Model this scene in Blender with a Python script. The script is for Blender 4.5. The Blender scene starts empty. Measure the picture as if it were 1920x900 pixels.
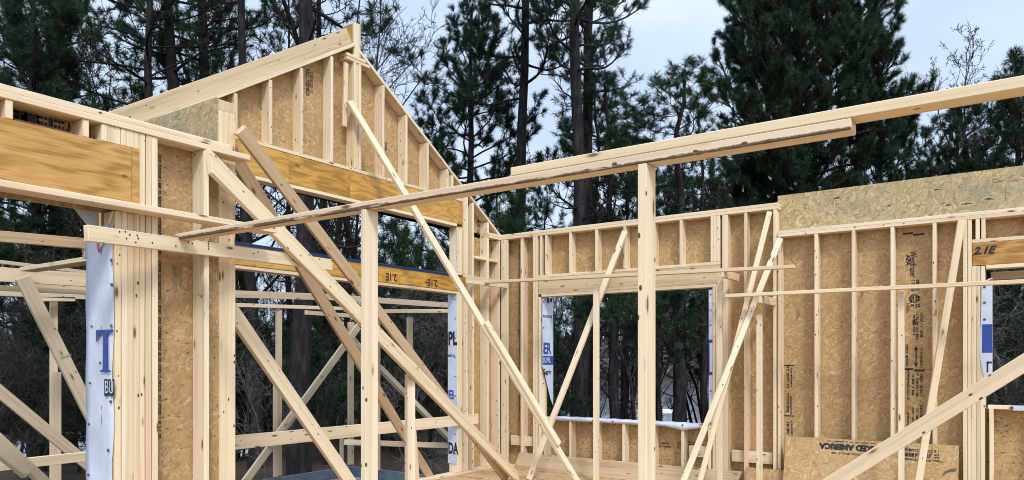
import bpy, bmesh, math, random
import numpy as np
from mathutils import Vector, Matrix
random.seed(7)
S = bpy.context.scene
C = S.collection
R = math.radians

# ------------------------------------------------------------------ camera
EYE, FOC, CX, HY = 1.58, 1400.0, 960.0, 676.0
TH = R(34.85)
CT, ST = math.cos(TH), math.sin(TH)
cam = bpy.data.objects.new('camera', bpy.data.cameras.new('camera'))
C.objects.link(cam)
cam.location = (0, 0, EYE)
cam.rotation_euler = (R(90), 0, TH - R(90))
cam.data.sensor_width = 36
cam.data.lens = FOC / 1920 * 36
cam.data.shift_y = (HY - 450) / 1920
cam.data.clip_end = 3000
S.camera = cam

# ------------------------------------------------------------------ sky and sun
SUN_AZ = math.atan2(-0.76, -0.65)      # direction towards the sun, behind the camera
SUN_EL = R(48)
w = bpy.data.worlds.new('World')
S.world = w
w.use_nodes = True
nt = w.node_tree
nt.nodes.clear()
out = nt.nodes.new('ShaderNodeOutputWorld')
bg = nt.nodes.new('ShaderNodeBackground')
sky = nt.nodes.new('ShaderNodeTexSky')
sky.sky_type = 'NISHITA'
sky.sun_disc = False
sky.sun_elevation = SUN_EL
sky.sun_rotation = R(90) - SUN_AZ
sky.dust_density = 2.0
tc = nt.nodes.new('ShaderNodeTexCoord')
mp = nt.nodes.new('ShaderNodeMapping')
mp.inputs['Scale'].default_value = (1.6, 1.6, 3.2)
nz = nt.nodes.new('ShaderNodeTexNoise')
nz.inputs['Scale'].default_value = 1.7
nz.inputs['Detail'].default_value = 5
nz.inputs['Roughness'].default_value = 0.45
cr = nt.nodes.new('ShaderNodeValToRGB')
cr.color_ramp.elements[0].position = 0.36
cr.color_ramp.elements[0].color = (6.8, 8.4, 10.9, 1)
cr.color_ramp.elements[1].position = 0.66
cr.color_ramp.elements[1].color = (9.2, 10.6, 12.4, 1)
mx = nt.nodes.new('ShaderNodeMix')
mx.data_type = 'RGBA'
mx.inputs['Factor'].default_value = 0.86
L = nt.links.new
L(tc.outputs['Generated'], mp.inputs['Vector'])
L(mp.outputs['Vector'], nz.inputs['Vector'])
L(nz.outputs['Fac'], cr.inputs['Fac'])
L(sky.outputs['Color'], mx.inputs[6])
L(cr.outputs['Color'], mx.inputs[7])
bg.inputs['Strength'].default_value = 0.06
# overcast raised round the hidden sun, behind the camera, added to brighten the walls
dt = nt.nodes.new('ShaderNodeVectorMath'); dt.operation = 'DOT_PRODUCT'
dt.inputs[1].default_value = (math.cos(SUN_AZ) * math.cos(SUN_EL), math.sin(SUN_AZ) * math.cos(SUN_EL), math.sin(SUN_EL))
L(tc.outputs['Generated'], dt.inputs[0])
mr = nt.nodes.new('ShaderNodeMapRange')
mr.inputs['From Min'].default_value = 0.0; mr.inputs['From Max'].default_value = 1.0
mr.inputs['To Min'].default_value = 1.0; mr.inputs['To Max'].default_value = 1.9
mr.interpolation_type = 'SMOOTHSTEP'
L(dt.outputs['Value'], mr.inputs['Value'])
vs_ = nt.nodes.new('ShaderNodeVectorMath'); vs_.operation = 'SCALE'
L(mx.outputs[2], vs_.inputs[0]); L(mr.outputs[0], vs_.inputs['Scale'])
L(vs_.outputs[0], bg.inputs['Color'])
L(bg.outputs['Background'], out.inputs['Surface'])

sl = bpy.data.lights.new('sun', 'SUN')
sl.energy = 1.5
sl.angle = R(10)
sl.color = (1.0, 0.95, 0.88)
so = bpy.data.objects.new('sun', sl)
C.objects.link(so)
tosun = Vector((math.cos(SUN_AZ) * math.cos(SUN_EL), math.sin(SUN_AZ) * math.cos(SUN_EL), math.sin(SUN_EL)))
so.rotation_euler = tosun.to_track_quat('Z', 'Y').to_euler()
so.location = (0, 0, 30)

S.view_settings.view_transform = 'Standard'
S.view_settings.look = 'None'
S.view_settings.exposure = 0.80
S.view_settings.gamma = 1
S.render.engine = 'CYCLES'
S.cycles.filter_width = 1.0
S.cycles.max_bounces = 6
S.cycles.transparent_max_bounces = 6

# ------------------------------------------------------------------ places in the scene
# x runs along the gable wall, y away to the far left, z up; the eye stands over (0, 0)
def ray(px):
    t = (px - CX) / FOC
    return CT + ST * t, ST - CT * t
def on_y(px, py, y):
    rx, ry = ray(px); D = y / ry
    return Vector((D * rx, y, EYE + (HY - py) / FOC * D))
def on_x(px, py, x):
    rx, ry = ray(px); D = x / rx
    return Vector((x, D * ry, EYE + (HY - py) / FOC * D))
def on_floor(px, py, z=0.0):
    D = (EYE - z) * FOC / (py - HY)
    rx, ry = ray(px)
    return Vector((D * rx, D * ry, z))
def far(px, D, z=0.0):
    rx, ry = ray(px)
    return Vector((D * rx, D * ry, z))

# ------------------------------------------------------------------ materials
MATS = {}
class NT:
    def __init__(s, name, rough=0.7):
        m = bpy.data.materials.new(name); m.use_nodes = True
        s.m = m; s.t = m.node_tree; s.b = s.t.nodes['Principled BSDF']
        s.b.inputs['Roughness'].default_value = rough
        s.b.inputs['Specular IOR Level'].default_value = 0.3
        MATS[name] = m
    def n(s, kind, **kw):
        x = s.t.nodes.new('ShaderNode' + kind)
        for k, v in kw.items():
            if k in x.inputs: x.inputs[k].default_value = v
            else: setattr(x, k, v)
        return x
    def l(s, a, b): s.t.links.new(a, b)
    def math(s, op, a, b=None, c=None):
        x = s.n('Math', operation=op)
        for i, v in enumerate((a, b, c)):
            if v is None: continue
            if isinstance(v, (int, float)): x.inputs[i].default_value = v
            else: s.l(v, x.inputs[i])
        return x.outputs[0]
    def ramp(s, fac, stops, interp='LINEAR'):
        x = s.n('ValToRGB'); e = x.color_ramp.elements; x.color_ramp.interpolation = interp
        while len(e) < len(stops): e.new(0.5)
        for i, (p, c) in enumerate(stops):
            e[i].position = p; e[i].color = (*c, 1) if len(c) == 3 else c
        s.l(fac, x.inputs[0]); return x.outputs[0]
    def mix(s, fac, a, b, mode='MIX'):
        x = s.n('Mix', data_type='RGBA', blend_type=mode)
        for i, v in ((0, fac), (6, a), (7, b)):
            if isinstance(v, (int, float)): x.inputs[i].default_value = v
            elif isinstance(v, tuple): x.inputs[i].default_value = (*v, 1)
            else: s.l(v, x.inputs[i])
        return x.outputs[2]
    def coords(s, shift=True):
        tc = s.n('TexCoord')
        if not shift: return tc.outputs['Object']
        oi = s.n('ObjectInfo')
        v = s.n('VectorMath', operation='SCALE'); v.inputs[0].default_value = (37.0, 91.0, 53.0)
        s.l(oi.outputs['Random'], v.inputs['Scale'])
        a = s.n('VectorMath', operation='ADD')
        s.l(tc.outputs['Object'], a.inputs[0]); s.l(v.outputs[0], a.inputs[1])
        s.rnd = oi.outputs['Random']
        return a.outputs[0]
    def map(s, vec, scale, rot=(0, 0, 0)):
        x = s.n('Mapping'); x.inputs['Scale'].default_value = scale; x.inputs['Rotation'].default_value = rot
        s.l(vec, x.inputs['Vector']); return x.outputs[0]
    def noise(s, vec, scale=1.0, detail=3, rough=0.55):
        x = s.n('TexNoise', Scale=scale, Detail=detail, Roughness=rough)
        s.l(vec, x.inputs['Vector']); return x.outputs['Fac']
    def vor(s, vec, scale=1.0):
        x = s.n('TexVoronoi', Scale=scale); s.l(vec, x.inputs['Vector']); return x
    def bump(s, h, strength=0.3, dist=0.01):
        x = s.n('Bump', Strength=strength, Distance=dist)
        s.l(h, x.inputs['Height']); s.l(x.outputs[0], s.b.inputs['Normal'])
    def done(s, col):
        s.l(col, s.b.inputs['Base Color']); return s.m

def lumber(name, light, dark, stain=None, weather=0.0):
    k = NT(name, 0.65)
    v = k.coords()
    g = k.noise(k.map(v, (0.9, 38, 38)), 1.0, 4, 0.6)
    g2 = k.noise(k.map(v, (0.35, 9, 9)), 1.0, 3, 0.5)
    g3 = k.math('ADD', k.math('MULTIPLY', g, 0.55), k.math('MULTIPLY', g2, 0.45))
    col = k.ramp(g3, [(0.34, dark), (0.52, light), (0.72, tuple(min(1, c * 1.06) for c in light))])
    # board to board tint: some pinker, some greyer
    tint = k.ramp(k.rnd, [(0.0, (0.86, 0.80, 0.72)), (0.2, (1.0, 0.93, 0.90)), (0.45, (1.0, 1.0, 0.98)), (0.7, (0.97, 0.91, 0.80)), (0.85, (1.0, 0.97, 0.92)), (1.0, (0.88, 0.87, 0.80))])
    col = k.mix(1.0, col, tint, 'MULTIPLY')
    # knots
    kv = k.vor(k.map(v, (4.2, 15.0, 15.0)), 1.0)
    kd = k.ramp(kv.outputs['Distance'], [(0.10, (1, 1, 1)), (0.17, (0.25, 0.25, 0.25)), (0.24, (0, 0, 0))])
    cs = k.n('SeparateColor'); k.l(kv.outputs['Color'], cs.inputs[0])
    kd = k.math('MULTIPLY', kd, k.math('GREATER_THAN', cs.outputs[0], 0.62))
    col = k.mix(kd, col, (0.17, 0.085, 0.035))
    # pin knots, nail heads and scuffs
    pv = k.vor(k.map(v, (13.0, 24.0, 24.0)), 1.0)
    ps = k.n('SeparateColor'); k.l(pv.outputs['Color'], ps.inputs[0])
    pd = k.math('MULTIPLY', k.math('LESS_THAN', pv.outputs['Distance'], 0.16), k.math('GREATER_THAN', ps.outputs[1], 0.84))
    col = k.mix(pd, col, (0.10, 0.06, 0.035))
    sm = k.noise(k.map(v, (1.3, 5, 5)), 1.0, 5, 0.7)
    col = k.mix(k.ramp(sm, [(0.60, (0, 0, 0)), (0.82, (0.16, 0.16, 0.16))]), col, (0.22, 0.19, 0.15))
    if weather:
        wn = k.noise(k.map(v, (1.0, 14, 14)), 1.0, 4, 0.6)
        col = k.mix(k.math('MULTIPLY', k.ramp(wn, [(0.3, (0.2,) * 3), (0.7, (1, 1, 1))]), weather), col, (0.22, 0.18, 0.14))
    if stain:
        # mould along one edge of the flat side
        sv = k.n('SeparateXYZ'); tcx = k.n('TexCoord'); k.l(tcx.outputs['Object'], sv.inputs[0])
        wob = k.noise(k.map(v, (7, 0, 0)), 1.0, 5, 0.8)
        q1 = k.math('ADD', sv.outputs[2], 0.019)
        q2 = k.math('SUBTRACT', 0.0445, sv.outputs[1])
        thr = k.math('ADD', k.math('MULTIPLY', wob, 0.036), k.math('MULTIPLY', k.math('GREATER_THAN', sv.outputs[0], 0.1), 0.006))
        thr = k.math('SUBTRACT', thr, 0.006)
        brk = k.noise(k.map(v, (1.7, 9, 9)), 1.0, 5, 0.75)
        soft = k.math('MINIMUM', k.math('MAXIMUM', k.math('MULTIPLY', k.math('SUBTRACT', thr, k.math('MAXIMUM', q1, q2)), 260.0), 0.0), 1.0)
        mk = k.math('MULTIPLY', soft, k.ramp(brk, [(0.42, (0, 0, 0)), (0.52, (1, 1, 1))]))
        col = k.mix(k.math('MULTIPLY', mk, 0.92), col, (0.07, 0.04, 0.02))
    k.bump(g, 0.12, 0.004)
    return k.done(col)
lumber('spruce', (0.71, 0.60, 0.44), (0.55, 0.43, 0.285))
lumber('mould_spruce', (0.665, 0.55, 0.405), (0.54, 0.42, 0.28), stain=True)
lumber('warm_pine', (0.66, 0.525, 0.365), (0.53, 0.40, 0.255))
lumber('grey_spruce', (0.60, 0.51, 0.38), (0.45, 0.36, 0.25), weather=0.22)
lumber('rough_pine', (0.60, 0.47, 0.31), (0.40, 0.28, 0.16), weather=0.15)

def osb(name, cols, weather=False, floor=False):
    k = NT(name, 0.75)
    v = k.coords()
    wob = k.n('TexNoise', Scale=6.0, Detail=2); k.l(v, wob.inputs['Vector'])
    vm = k.n('VectorMath', operation='MULTIPLY_ADD')
    k.l(wob.outputs['Color'], vm.inputs[0]); vm.inputs[1].default_value = (0.06, 0.06, 0.06); k.l(v, vm.inputs[2])
    vv = vm.outputs[0]
    best = None
    for i, (ang, sx, sy) in enumerate(((12, 13, 58), (58, 15, 62), (101, 12, 60), (147, 17, 70), (-35, 19, 50))):
        a = k.map(vv, (1, 1, 0), (0, 0, R(ang)))
        o = k.n('VectorMath', operation='ADD'); k.l(a, o.inputs[0]); o.inputs[1].default_value = (i * 3.3, i * 7.1, i)
        c = k.vor(k.map(o.outputs[0], (sx, sy, 1)), 1.0)
        h = k.n('SeparateColor'); k.l(c.outputs['Color'], h.inputs[0])
        best = h.outputs[0] if best is None else k.math('MAXIMUM', best, h.outputs[0])
    f = k.math('FRACT', k.math('MULTIPLY', best, 23.0))
    col = k.ramp(f, [(0.0, cols[0]), (0.22, cols[1]), (0.6, cols[2]), (0.9, cols[3]), (1.0, cols[4])])
    col = k.mix(1.0, col, k.ramp(k.rnd, [(0.0, (0.90, 0.88, 0.85)), (0.5, (1.03, 1.0, 0.96)), (1.0, (0.98, 0.93, 0.84))]), 'MULTIPLY')
    fine = k.noise(k.map(v, (60, 60, 60)), 1.0, 3, 0.6)
    col = k.mix(k.ramp(fine, [(0.40, (0.35,) * 3), (0.6, (0, 0, 0))]), col, cols[0])
    big = k.noise(v, 1.6, 3, 0.5)
    col = k.mix(k.ramp(big, [(0.35, (0.22,) * 3), (0.65, (0, 0, 0))]), col, tuple(c * 0.62 for c in cols[1]))
    # gaps and dark chips between the strands
    dk = k.vor(k.map(vv, (16, 30, 1), (0, 0, 0.6)), 1.0)
    ds = k.n('SeparateColor'); k.l(dk.outputs['Color'], ds.inputs[0])
    dm = k.math('MULTIPLY', k.math('LESS_THAN', dk.outputs['Distance'], 0.24), k.math('GREATER_THAN', ds.outputs[2], 0.88))
    col = k.mix(k.math('MULTIPLY', dm, 0.75), col, (0.10, 0.055, 0.025))
    if weather:
        wn = k.noise(k.map(v, (1.3, 2.2, 1)), 1.0, 5, 0.6)
        col = k.mix(k.ramp(wn, [(0.48, (0, 0, 0)), (0.68, (0.6,) * 3)]), col, (0.21, 0.225, 0.16))
    k.bump(k.math('MULTIPLY', f, 1.0), 0.25, 0.002)
    return k.done(col)
osb('osb', [(0.31, 0.190, 0.080), (0.395, 0.257, 0.117), (0.450, 0.302, 0.147), (0.51, 0.36, 0.190), (0.60, 0.455, 0.275)])
osb('weathered_osb', [(0.25, 0.18, 0.085), (0.40, 0.305, 0.165), (0.48, 0.38, 0.215), (0.56, 0.455, 0.28), (0.66, 0.56, 0.39)], weather=True)

def lvl(name, a, b, c):
    k = NT(name, 0.45)
    v = k.coords()
    sx = k.n('SeparateXYZ'); k.l(v, sx.inputs[0])
    cell = k.math('FLOOR', k.math('MULTIPLY', sx.outputs[0], 1.15))
    wn = k.n('TexWhiteNoise', noise_dimensions='1D'); k.l(cell, wn.inputs['W'])
    off = k.n('CombineXYZ'); k.l(k.math('MULTIPLY', wn.outputs['Value'], 19.0), off.inputs[1])
    va = k.n('VectorMath', operation='ADD'); k.l(v, va.inputs[0]); k.l(off.outputs[0], va.inputs[1])
    cn = k.noise(k.map(va.outputs[0], (0.8, 3.6, 0.3)), 1.0, 3, 0.5)
    ct = k.math('SINE', k.math('MULTIPLY', cn, 62.0))
    ct = k.math('MULTIPLY_ADD', ct, 0.5, 0.5)
    g = k.noise(k.map(va.outputs[0], (2.6, 110, 90)), 1.0, 4, 0.7)
    bl = k.noise(k.map(va.outputs[0], (1.8, 6, 2)), 1.0, 4, 0.6)
    f = k.math('ADD', k.math('ADD', k.math('MULTIPLY', ct, 0.17), k.math('MULTIPLY', g, 0.63)), k.math('MULTIPLY', bl, 0.20))
    f = k.math('ADD', f, k.math('MULTIPLY_ADD', wn.outputs['Value'], 0.14, -0.07))
    col = k.ramp(f, [(0.36, a), (0.5, b), (0.65, c)])
    fx = k.math('FRACT', k.math('MULTIPLY', sx.outputs[0], 1.15))
    col = k.mix(k.math('MULTIPLY', k.math('LESS_THAN', fx, 0.006), 0.6), col, (0.16, 0.08, 0.02))
    big = k.noise(k.map(v, (0.9, 2.5, 2)), 1.0, 3)
    col = k.mix(k.ramp(big, [(0.4, (0.22,) * 3), (0.65, (0, 0, 0))]), col, (0.33, 0.17, 0.04), 'MIX')
    kv = k.vor(k.map(v, (2.4, 5, 5)), 1.0)
    col = k.mix(k.math('MULTIPLY', k.math('LESS_THAN', kv.outputs['Distance'], 0.10), 0.7), col, (0.10, 0.05, 0.02))
    return k.done(col)
lvl('lvl', (0.30, 0.145, 0.022), (0.47, 0.245, 0.042), (0.58, 0.34, 0.085))
lvl('dull_lvl', (0.27, 0.135, 0.032), (0.42, 0.225, 0.058), (0.53, 0.32, 0.11))

def plain(name, col, rough=0.6, var=0.0, scale=8.0, metal=0.0):
    k = NT(name, rough)
    k.b.inputs['Metallic'].default_value = metal
    v = k.coords()
    f = k.noise(v, scale, 4, 0.6)
    d = tuple(c * (1 - var) for c in col); u = tuple(min(1, c * (1 + var)) for c in col)
    return k.done(k.ramp(f, [(0.3, d), (0.7, u)]))
plain('wrap_white', (0.50, 0.54, 0.64), 0.5, 0.14, 5.0)
plain('ink_blue', (0.025, 0.06, 0.26), 0.5, 0.1)
plain('ink_black', (0.02, 0.02, 0.025), 0.6, 0.2)
plain('ink_red', (0.50, 0.06, 0.05), 0.5, 0.1)
plain('worn_ink', (0.045, 0.035, 0.028), 0.7, 0.3, 40)
plain('stain_brown', (0.24, 0.165, 0.09), 0.8, 0.4, 30)
plain('chalk_red', (0.45, 0.12, 0.06), 0.9, 0.3, 30)
plain('chalk_green', (0.22, 0.36, 0.30), 0.9, 0.3, 30)
plain('cap_brown', (0.10, 0.07, 0.05), 0.4, 0.3)
plain('membrane_blue', (0.013, 0.035, 0.12), 0.4, 0.2)
plain('steel_blue', (0.10, 0.135, 0.17), 0.45, 0.25, 5)
plain('steel_pale', (0.24, 0.28, 0.32), 0.45, 0.25, 5)
plain('black_plastic', (0.012, 0.013, 0.015), 0.3, 0.3)
plain('boat_white', (0.75, 0.76, 0.78), 0.5, 0.05)

k = NT('bark', 0.9)
v = k.coords()
b1 = k.vor(k.map(v, (9, 9, 2.6)), 1.0)
b2 = k.noise(k.map(v, (14, 14, 3)), 1.0, 5, 0.65)
f = k.math('ADD', k.math('MULTIPLY', b1.outputs['Distance'], 0.5), k.math('MULTIPLY', b2, 0.5))
col = k.ramp(f, [(0.25, (0.0035, 0.0035, 0.0042)), (0.5, (0.010, 0.009, 0.010)), (0.75, (0.032, 0.027, 0.028))])
k.bump(f, 0.8, 0.03); k.done(col)
k = NT('twig', 0.9)
v = k.coords()
k.done(k.ramp(k.noise(v, 3.0, 3), [(0.3, (0.014, 0.012, 0.013)), (0.7, (0.040, 0.035, 0.035))]))
k = NT('pale_twig', 0.9)
v = k.coords()
k.done(k.ramp(k.noise(v, 3.0, 3), [(0.3, (0.035, 0.032, 0.031)), (0.7, (0.115, 0.105, 0.10))]))
def needle(name, a, b, c):
    k = NT(name, 0.55)
    v = k.coords()
    f = k.noise(v, 1.1, 4, 0.65)
    col = k.ramp(f, [(0.32, a), (0.52, b), (0.72, c)])
    col = k.mix(1.0, col, k.ramp(k.rnd, [(0.0, (0.75, 0.85, 0.95)), (0.4, (1.0, 1.0, 0.9)), (0.7, (1.25, 1.12, 0.75)), (1.0, (0.9, 1.0, 1.05))]), 'MULTIPLY')
    k.done(col)
    tr = k.n('BsdfTranslucent'); k.l(col, tr.inputs[0])
    ms = k.n('MixShader'); ms.inputs[0].default_value = 0.22
    k.l(k.b.outputs[0], ms.inputs[1]); k.l(tr.outputs[0], ms.inputs[2])
    k.l(ms.outputs[0], k.t.nodes['Material Output'].inputs[0])
needle('needles', (0.010, 0.027, 0.013), (0.020, 0.044, 0.019), (0.044, 0.072, 0.026))
needle('needles_deep', (0.009, 0.024, 0.016), (0.018, 0.042, 0.024), (0.034, 0.064, 0.032))

k = NT('leaf_litter', 0.95)
v = k.coords(False)
a = k.noise(v, 9.0, 6, 0.75); b = k.noise(v, 0.35, 3)
col = k.ramp(a, [(0.3, (0.014, 0.009, 0.007)), (0.5, (0.045, 0.027, 0.019)), (0.7, (0.10, 0.058, 0.038))])
col = k.mix(k.ramp(b, [(0.45, (0, 0, 0)), (0.65, (0.5,) * 3)]), col, (0.055, 0.045, 0.03))
k.bump(a, 0.8, 0.06); k.done(col)
k = NT('lake_water', 0.12)
v = k.coords(False)
wn = k.noise(k.map(v, (0.5, 0.5, 1)), 1.0, 4)
k.b.inputs['Specular IOR Level'].default_value = 0.6
k.bump(wn, 0.25, 0.15); k.done(k.ramp(wn, [(0.3, (0.06, 0.075, 0.09)), (0.7, (0.10, 0.12, 0.14))]))
k = NT('far_wood', 0.95)
v = k.coords(False)
k.done(k.ramp(k.noise(v, 0.15, 4), [(0.35, (0.07, 0.068, 0.072)), (0.65, (0.125, 0.115, 0.115))]))
osb('subfloor', [(0.30, 0.19, 0.10), (0.43, 0.29, 0.16), (0.50, 0.35, 0.20), (0.57, 0.42, 0.25), (0.64, 0.50, 0.33)])
M = MATS

# ------------------------------------------------------------------ builders
WM = {}
def put(name, mesh, mat, mw, parent=None, label=None):
    o = bpy.data.objects.new(name, mesh)
    if mat and not mesh.materials: mesh.materials.append(M[mat])
    C.objects.link(o)
    WM[o] = mw.copy()
    if parent is not None:
        o.parent = parent; o.matrix_basis = WM[parent].inverted() @ mw
    else:
        o.matrix_basis = mw
    if label: o['label'] = label
    return o
def tag(o, label, cat, group=None):
    o['label'] = label; o['category'] = cat; o['kind'] = 'thing'
    if group: o['group'] = group
    return o
def thing(name, label, cat, loc=(0, 0, 0), group=None):
    o = bpy.data.objects.new(name, None); C.objects.link(o)
    o.empty_display_size = 0.3
    mw = Matrix.Translation(Vector(loc)); WM[o] = mw; o.matrix_basis = mw
    return tag(o, label, cat, group)
def structure(name, mesh, mat, mw=Matrix.Identity(4)):
    o = put(name, mesh, mat, mw); o['kind'] = 'structure'; return o
def axes(o, ex, ey):
    ex = Vector(ex).normalized(); ey = Vector(ey); ey = (ey - ex * ey.dot(ex)).normalized()
    ez = ex.cross(ey)
    m = Matrix((ex, ey, ez)).transposed().to_4x4(); m.translation = Vector(o)
    return m
def box_mesh(l, wd, t, bev=0.003, bow=0.0, cut=0.0):
    bm = bmesh.new()
    n = 8 if bow else 1
    vs = []
    for i in range(n + 1):
        x = -l / 2 + l * i / n
        d = bow * (1 - (2 * i / n - 1) ** 2)
        ring = []
        for (sy, sz) in ((-1, -1), (1, -1), (1, 1), (-1, 1)):
            xx = x + (cut * sy * wd / 2 if i in (0, n) else 0)
            ring.append(bm.verts.new((xx, sy * wd / 2 + d, sz * t / 2 + d * 0.5)))
        vs.append(ring)
    for i in range(n):
        for j in range(4):
            bm.faces.new((vs[i][j], vs[i][(j + 1) % 4], vs[i + 1][(j + 1) % 4], vs[i + 1][j]))
    bm.faces.new(vs[0]); bm.faces.new(list(reversed(vs[-1])))
    bmesh.ops.recalc_face_normals(bm, faces=bm.faces)
    if bev:
        es = [e for e in bm.edges if len(e.link_faces) == 2 and e.calc_face_angle() > 0.6]
        bmesh.ops.bevel(bm, geom=es, offset=min(bev, t * 0.3), segments=1, affect='EDGES')
    me = bpy.data.meshes.new('board'); bm.to_mesh(me); bm.free()
    return me
def board(name, a, b, wd, t, n, mat='spruce', parent=None, label=None, bow=0.0, cut=0.0, bev=0.003):
    """a timber from a to b: wd across its broad face, t thick, n = direction its broad face looks"""
    a = Vector(a); b = Vector(b); ex = (b - a)
    l = ex.length; ex = ex.normalized()
    nz = Vector(n); nz = (nz - ex * nz.dot(ex)).normalized()
    ey = nz.cross(ex)
    return put(name, box_mesh(l, wd, t, bev, bow, cut), mat, axes((a + b) / 2, ex, ey), parent, label)
def stud(parent, wall, c, z0, z1, name='stud', depth=0.14, t=0.037, mat='spruce', front=None):
    j = random.uniform(-0.0025, 0.0025); bw = random.uniform(-0.005, 0.005) if z1 - z0 > 1 else 0.0
    if wall == 'y':      # wall along x, front face at y=front
        return board(name, (c, front + depth / 2 + j, z0), (c, front + depth / 2 + j, z1), depth, t, (1, 0, 0), mat, parent, bow=bw)
    return board(name, (front + depth / 2 + j, c, z0), (front + depth / 2 + j, c, z1), depth, t, (0, 1, 0), mat, parent, bow=bw)
def panel(name, poly, thick, origin, ex, ey, mat, parent=None, label=None):
    """flat sheet: poly in its own (x, y), front face at z=0, thickness behind it"""
    bm = bmesh.new()
    f = [bm.verts.new((x, y, 0)) for x, y in poly]; g = [bm.verts.new((x, y, -thick)) for x, y in poly]
    bm.faces.new(f); bm.faces.new(list(reversed(g)))
    n = len(poly)
    for i in range(n): bm.faces.new((f[i], g[i], g[(i + 1) % n], f[(i + 1) % n]))
    bmesh.ops.recalc_face_normals(bm, faces=bm.faces)
    me = bpy.data.meshes.new(name); bm.to_mesh(me); bm.free()
    return put(name, me, mat, axes(origin, ex, ey), parent, label)
def rects(name, rs, origin, ex, ey, mat, parent, lift=0.002):
    """printed rectangles or polygons lying on a surface"""
    bm = bmesh.new()
    for r in rs:
        if len(r) == 4 and not isinstance(r[0], tuple):
            x0, y0, x1, y1 = r; r = [(x0, y0), (x1, y0), (x1, y1), (x0, y1)]
        bm.faces.new([bm.verts.new((x, y, 0)) for x, y in r])
    me = bpy.data.meshes.new(name); bm.to_mesh(me); bm.free()
    m = axes(origin, ex, ey); m.translation += m.col[2].xyz * lift
    return put(name, me, mat, m, parent)
def text(s, origin, ex, ey, size, mat, parent, name='printed_lettering', lift=0.002, bold=0.0, sx=1.0, shear=0.0):
    cu = bpy.data.curves.new('t', 'FONT'); cu.body = s; cu.size = size; cu.offset = bold; cu.shear = shear
    cu.resolution_u = 3
    ob = bpy.data.objects.new('t', cu)
    me = bpy.data.meshes.new_from_object(ob)
    bpy.data.objects.remove(ob); bpy.data.curves.remove(cu)
    if sx != 1.0:
        for vv in me.vertices: vv.co.x *= sx
    m = axes(origin, ex, ey); m.translation += m.col[2].xyz * lift
    return put(name, me, mat, m, parent)
def print_rows(rows, rnd, ch=0.012):
    """rows of tiny printed characters: (x0, x1, y, height)"""
    out = []
    for x0, x1, y, h in rows:
        x = x0
        while x < x1:
            wd = rnd.uniform(0.4, 0.9) * h
            if rnd.random() < 0.84:
                if rnd.random() < 0.5: out.append((x, y, x + wd * 0.38, y + h)); out.append((x + wd * 0.38, y + h * rnd.choice((0, .4, .75)), x + wd * 0.8, y + h))
                else: out.append((x, y, x + wd * 0.8, y + h * 0.35)); out.append((x, y + h * 0.6, x + wd * 0.7, y + h))
            x += wd
    return out
def disc(name, mat, parent, c, n, r=0.012, h=0.004):
    bm = bmesh.new()
    bmesh.ops.create_cone(bm, cap_ends=True, segments=12, radius1=r, radius2=r * 0.8, depth=h)
    me = bpy.data.meshes.new(name); bm.to_mesh(me); bm.free()
    n = Vector(n).normalized(); up = Vector((0, 0, 1)) if abs(n.z) < .9 else Vector((1, 0, 0))
    m = axes(Vector(c) + n * h / 2, up.cross(n), up)
    return put(name, me, mat, m, parent)
X, Y, Z = Vector((1, 0, 0)), Vector((0, 1, 0)), Vector((0, 0, 1))

# ------------------------------------------------------------------ ground, floor, lake, far shore
def ground_z(x, y):
    d = x * CT + y * ST
    s = max(0.0, min(1.0, (d - 12) / 55)); s = s * s * (3 - 2 * s)
    far_ = max(0.0, d - 90)
    lat = x * ST - y * CT
    pxx = CX + FOC * lat / max(d, 1.0)
    hold = math.exp(-((pxx - 740) / 190) ** 2) if d > 1 else 0.0
    z = -0.95 - 5.9 * s * (1 - 0.8 * hold) - far_ * 0.03 * (1 - 0.6 * hold)
    return z + 0.12 * math.sin(x * 0.31 + 1) * math.cos(y * 0.27) + 0.05 * math.sin(x * 1.1 + y * 0.9)
bm = bmesh.new()
N = 90
cs_ = [(-600 + 0) if i == 0 else 0 for i in range(1)]
def spread(i): 
    u = (i / N) * 2 - 1
    return math.copysign(abs(u) ** 2.4 * 900, u)
g = [[bm.verts.new((spread(i) + 15, spread(j) + 10, max(-14, ground_z(spread(i) + 15, spread(j) + 10)))) for j in range(N + 1)] for i in range(N + 1)]
for i in range(N):
    for j in range(N):
        bm.faces.new((g[i][j], g[i + 1][j], g[i + 1][j + 1], g[i][j + 1]))
me = bpy.data.meshes.new('ground'); bm.to_mesh(me); bm.free()
for p in me.polygons: p.use_smooth = True
structure('ground', me, 'leaf_litter')
bm = bmesh.new()
bm.faces.new([bm.verts.new(c) for c in ((-1200, -1200, -6.2), (1200, -1200, -6.2), (1200, 1200, -6.2), (-1200, 1200, -6.2))])
me = bpy.data.meshes.new('lake'); bm.to_mesh(me); bm.free()
structure('lake', me, 'lake_water')
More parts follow.
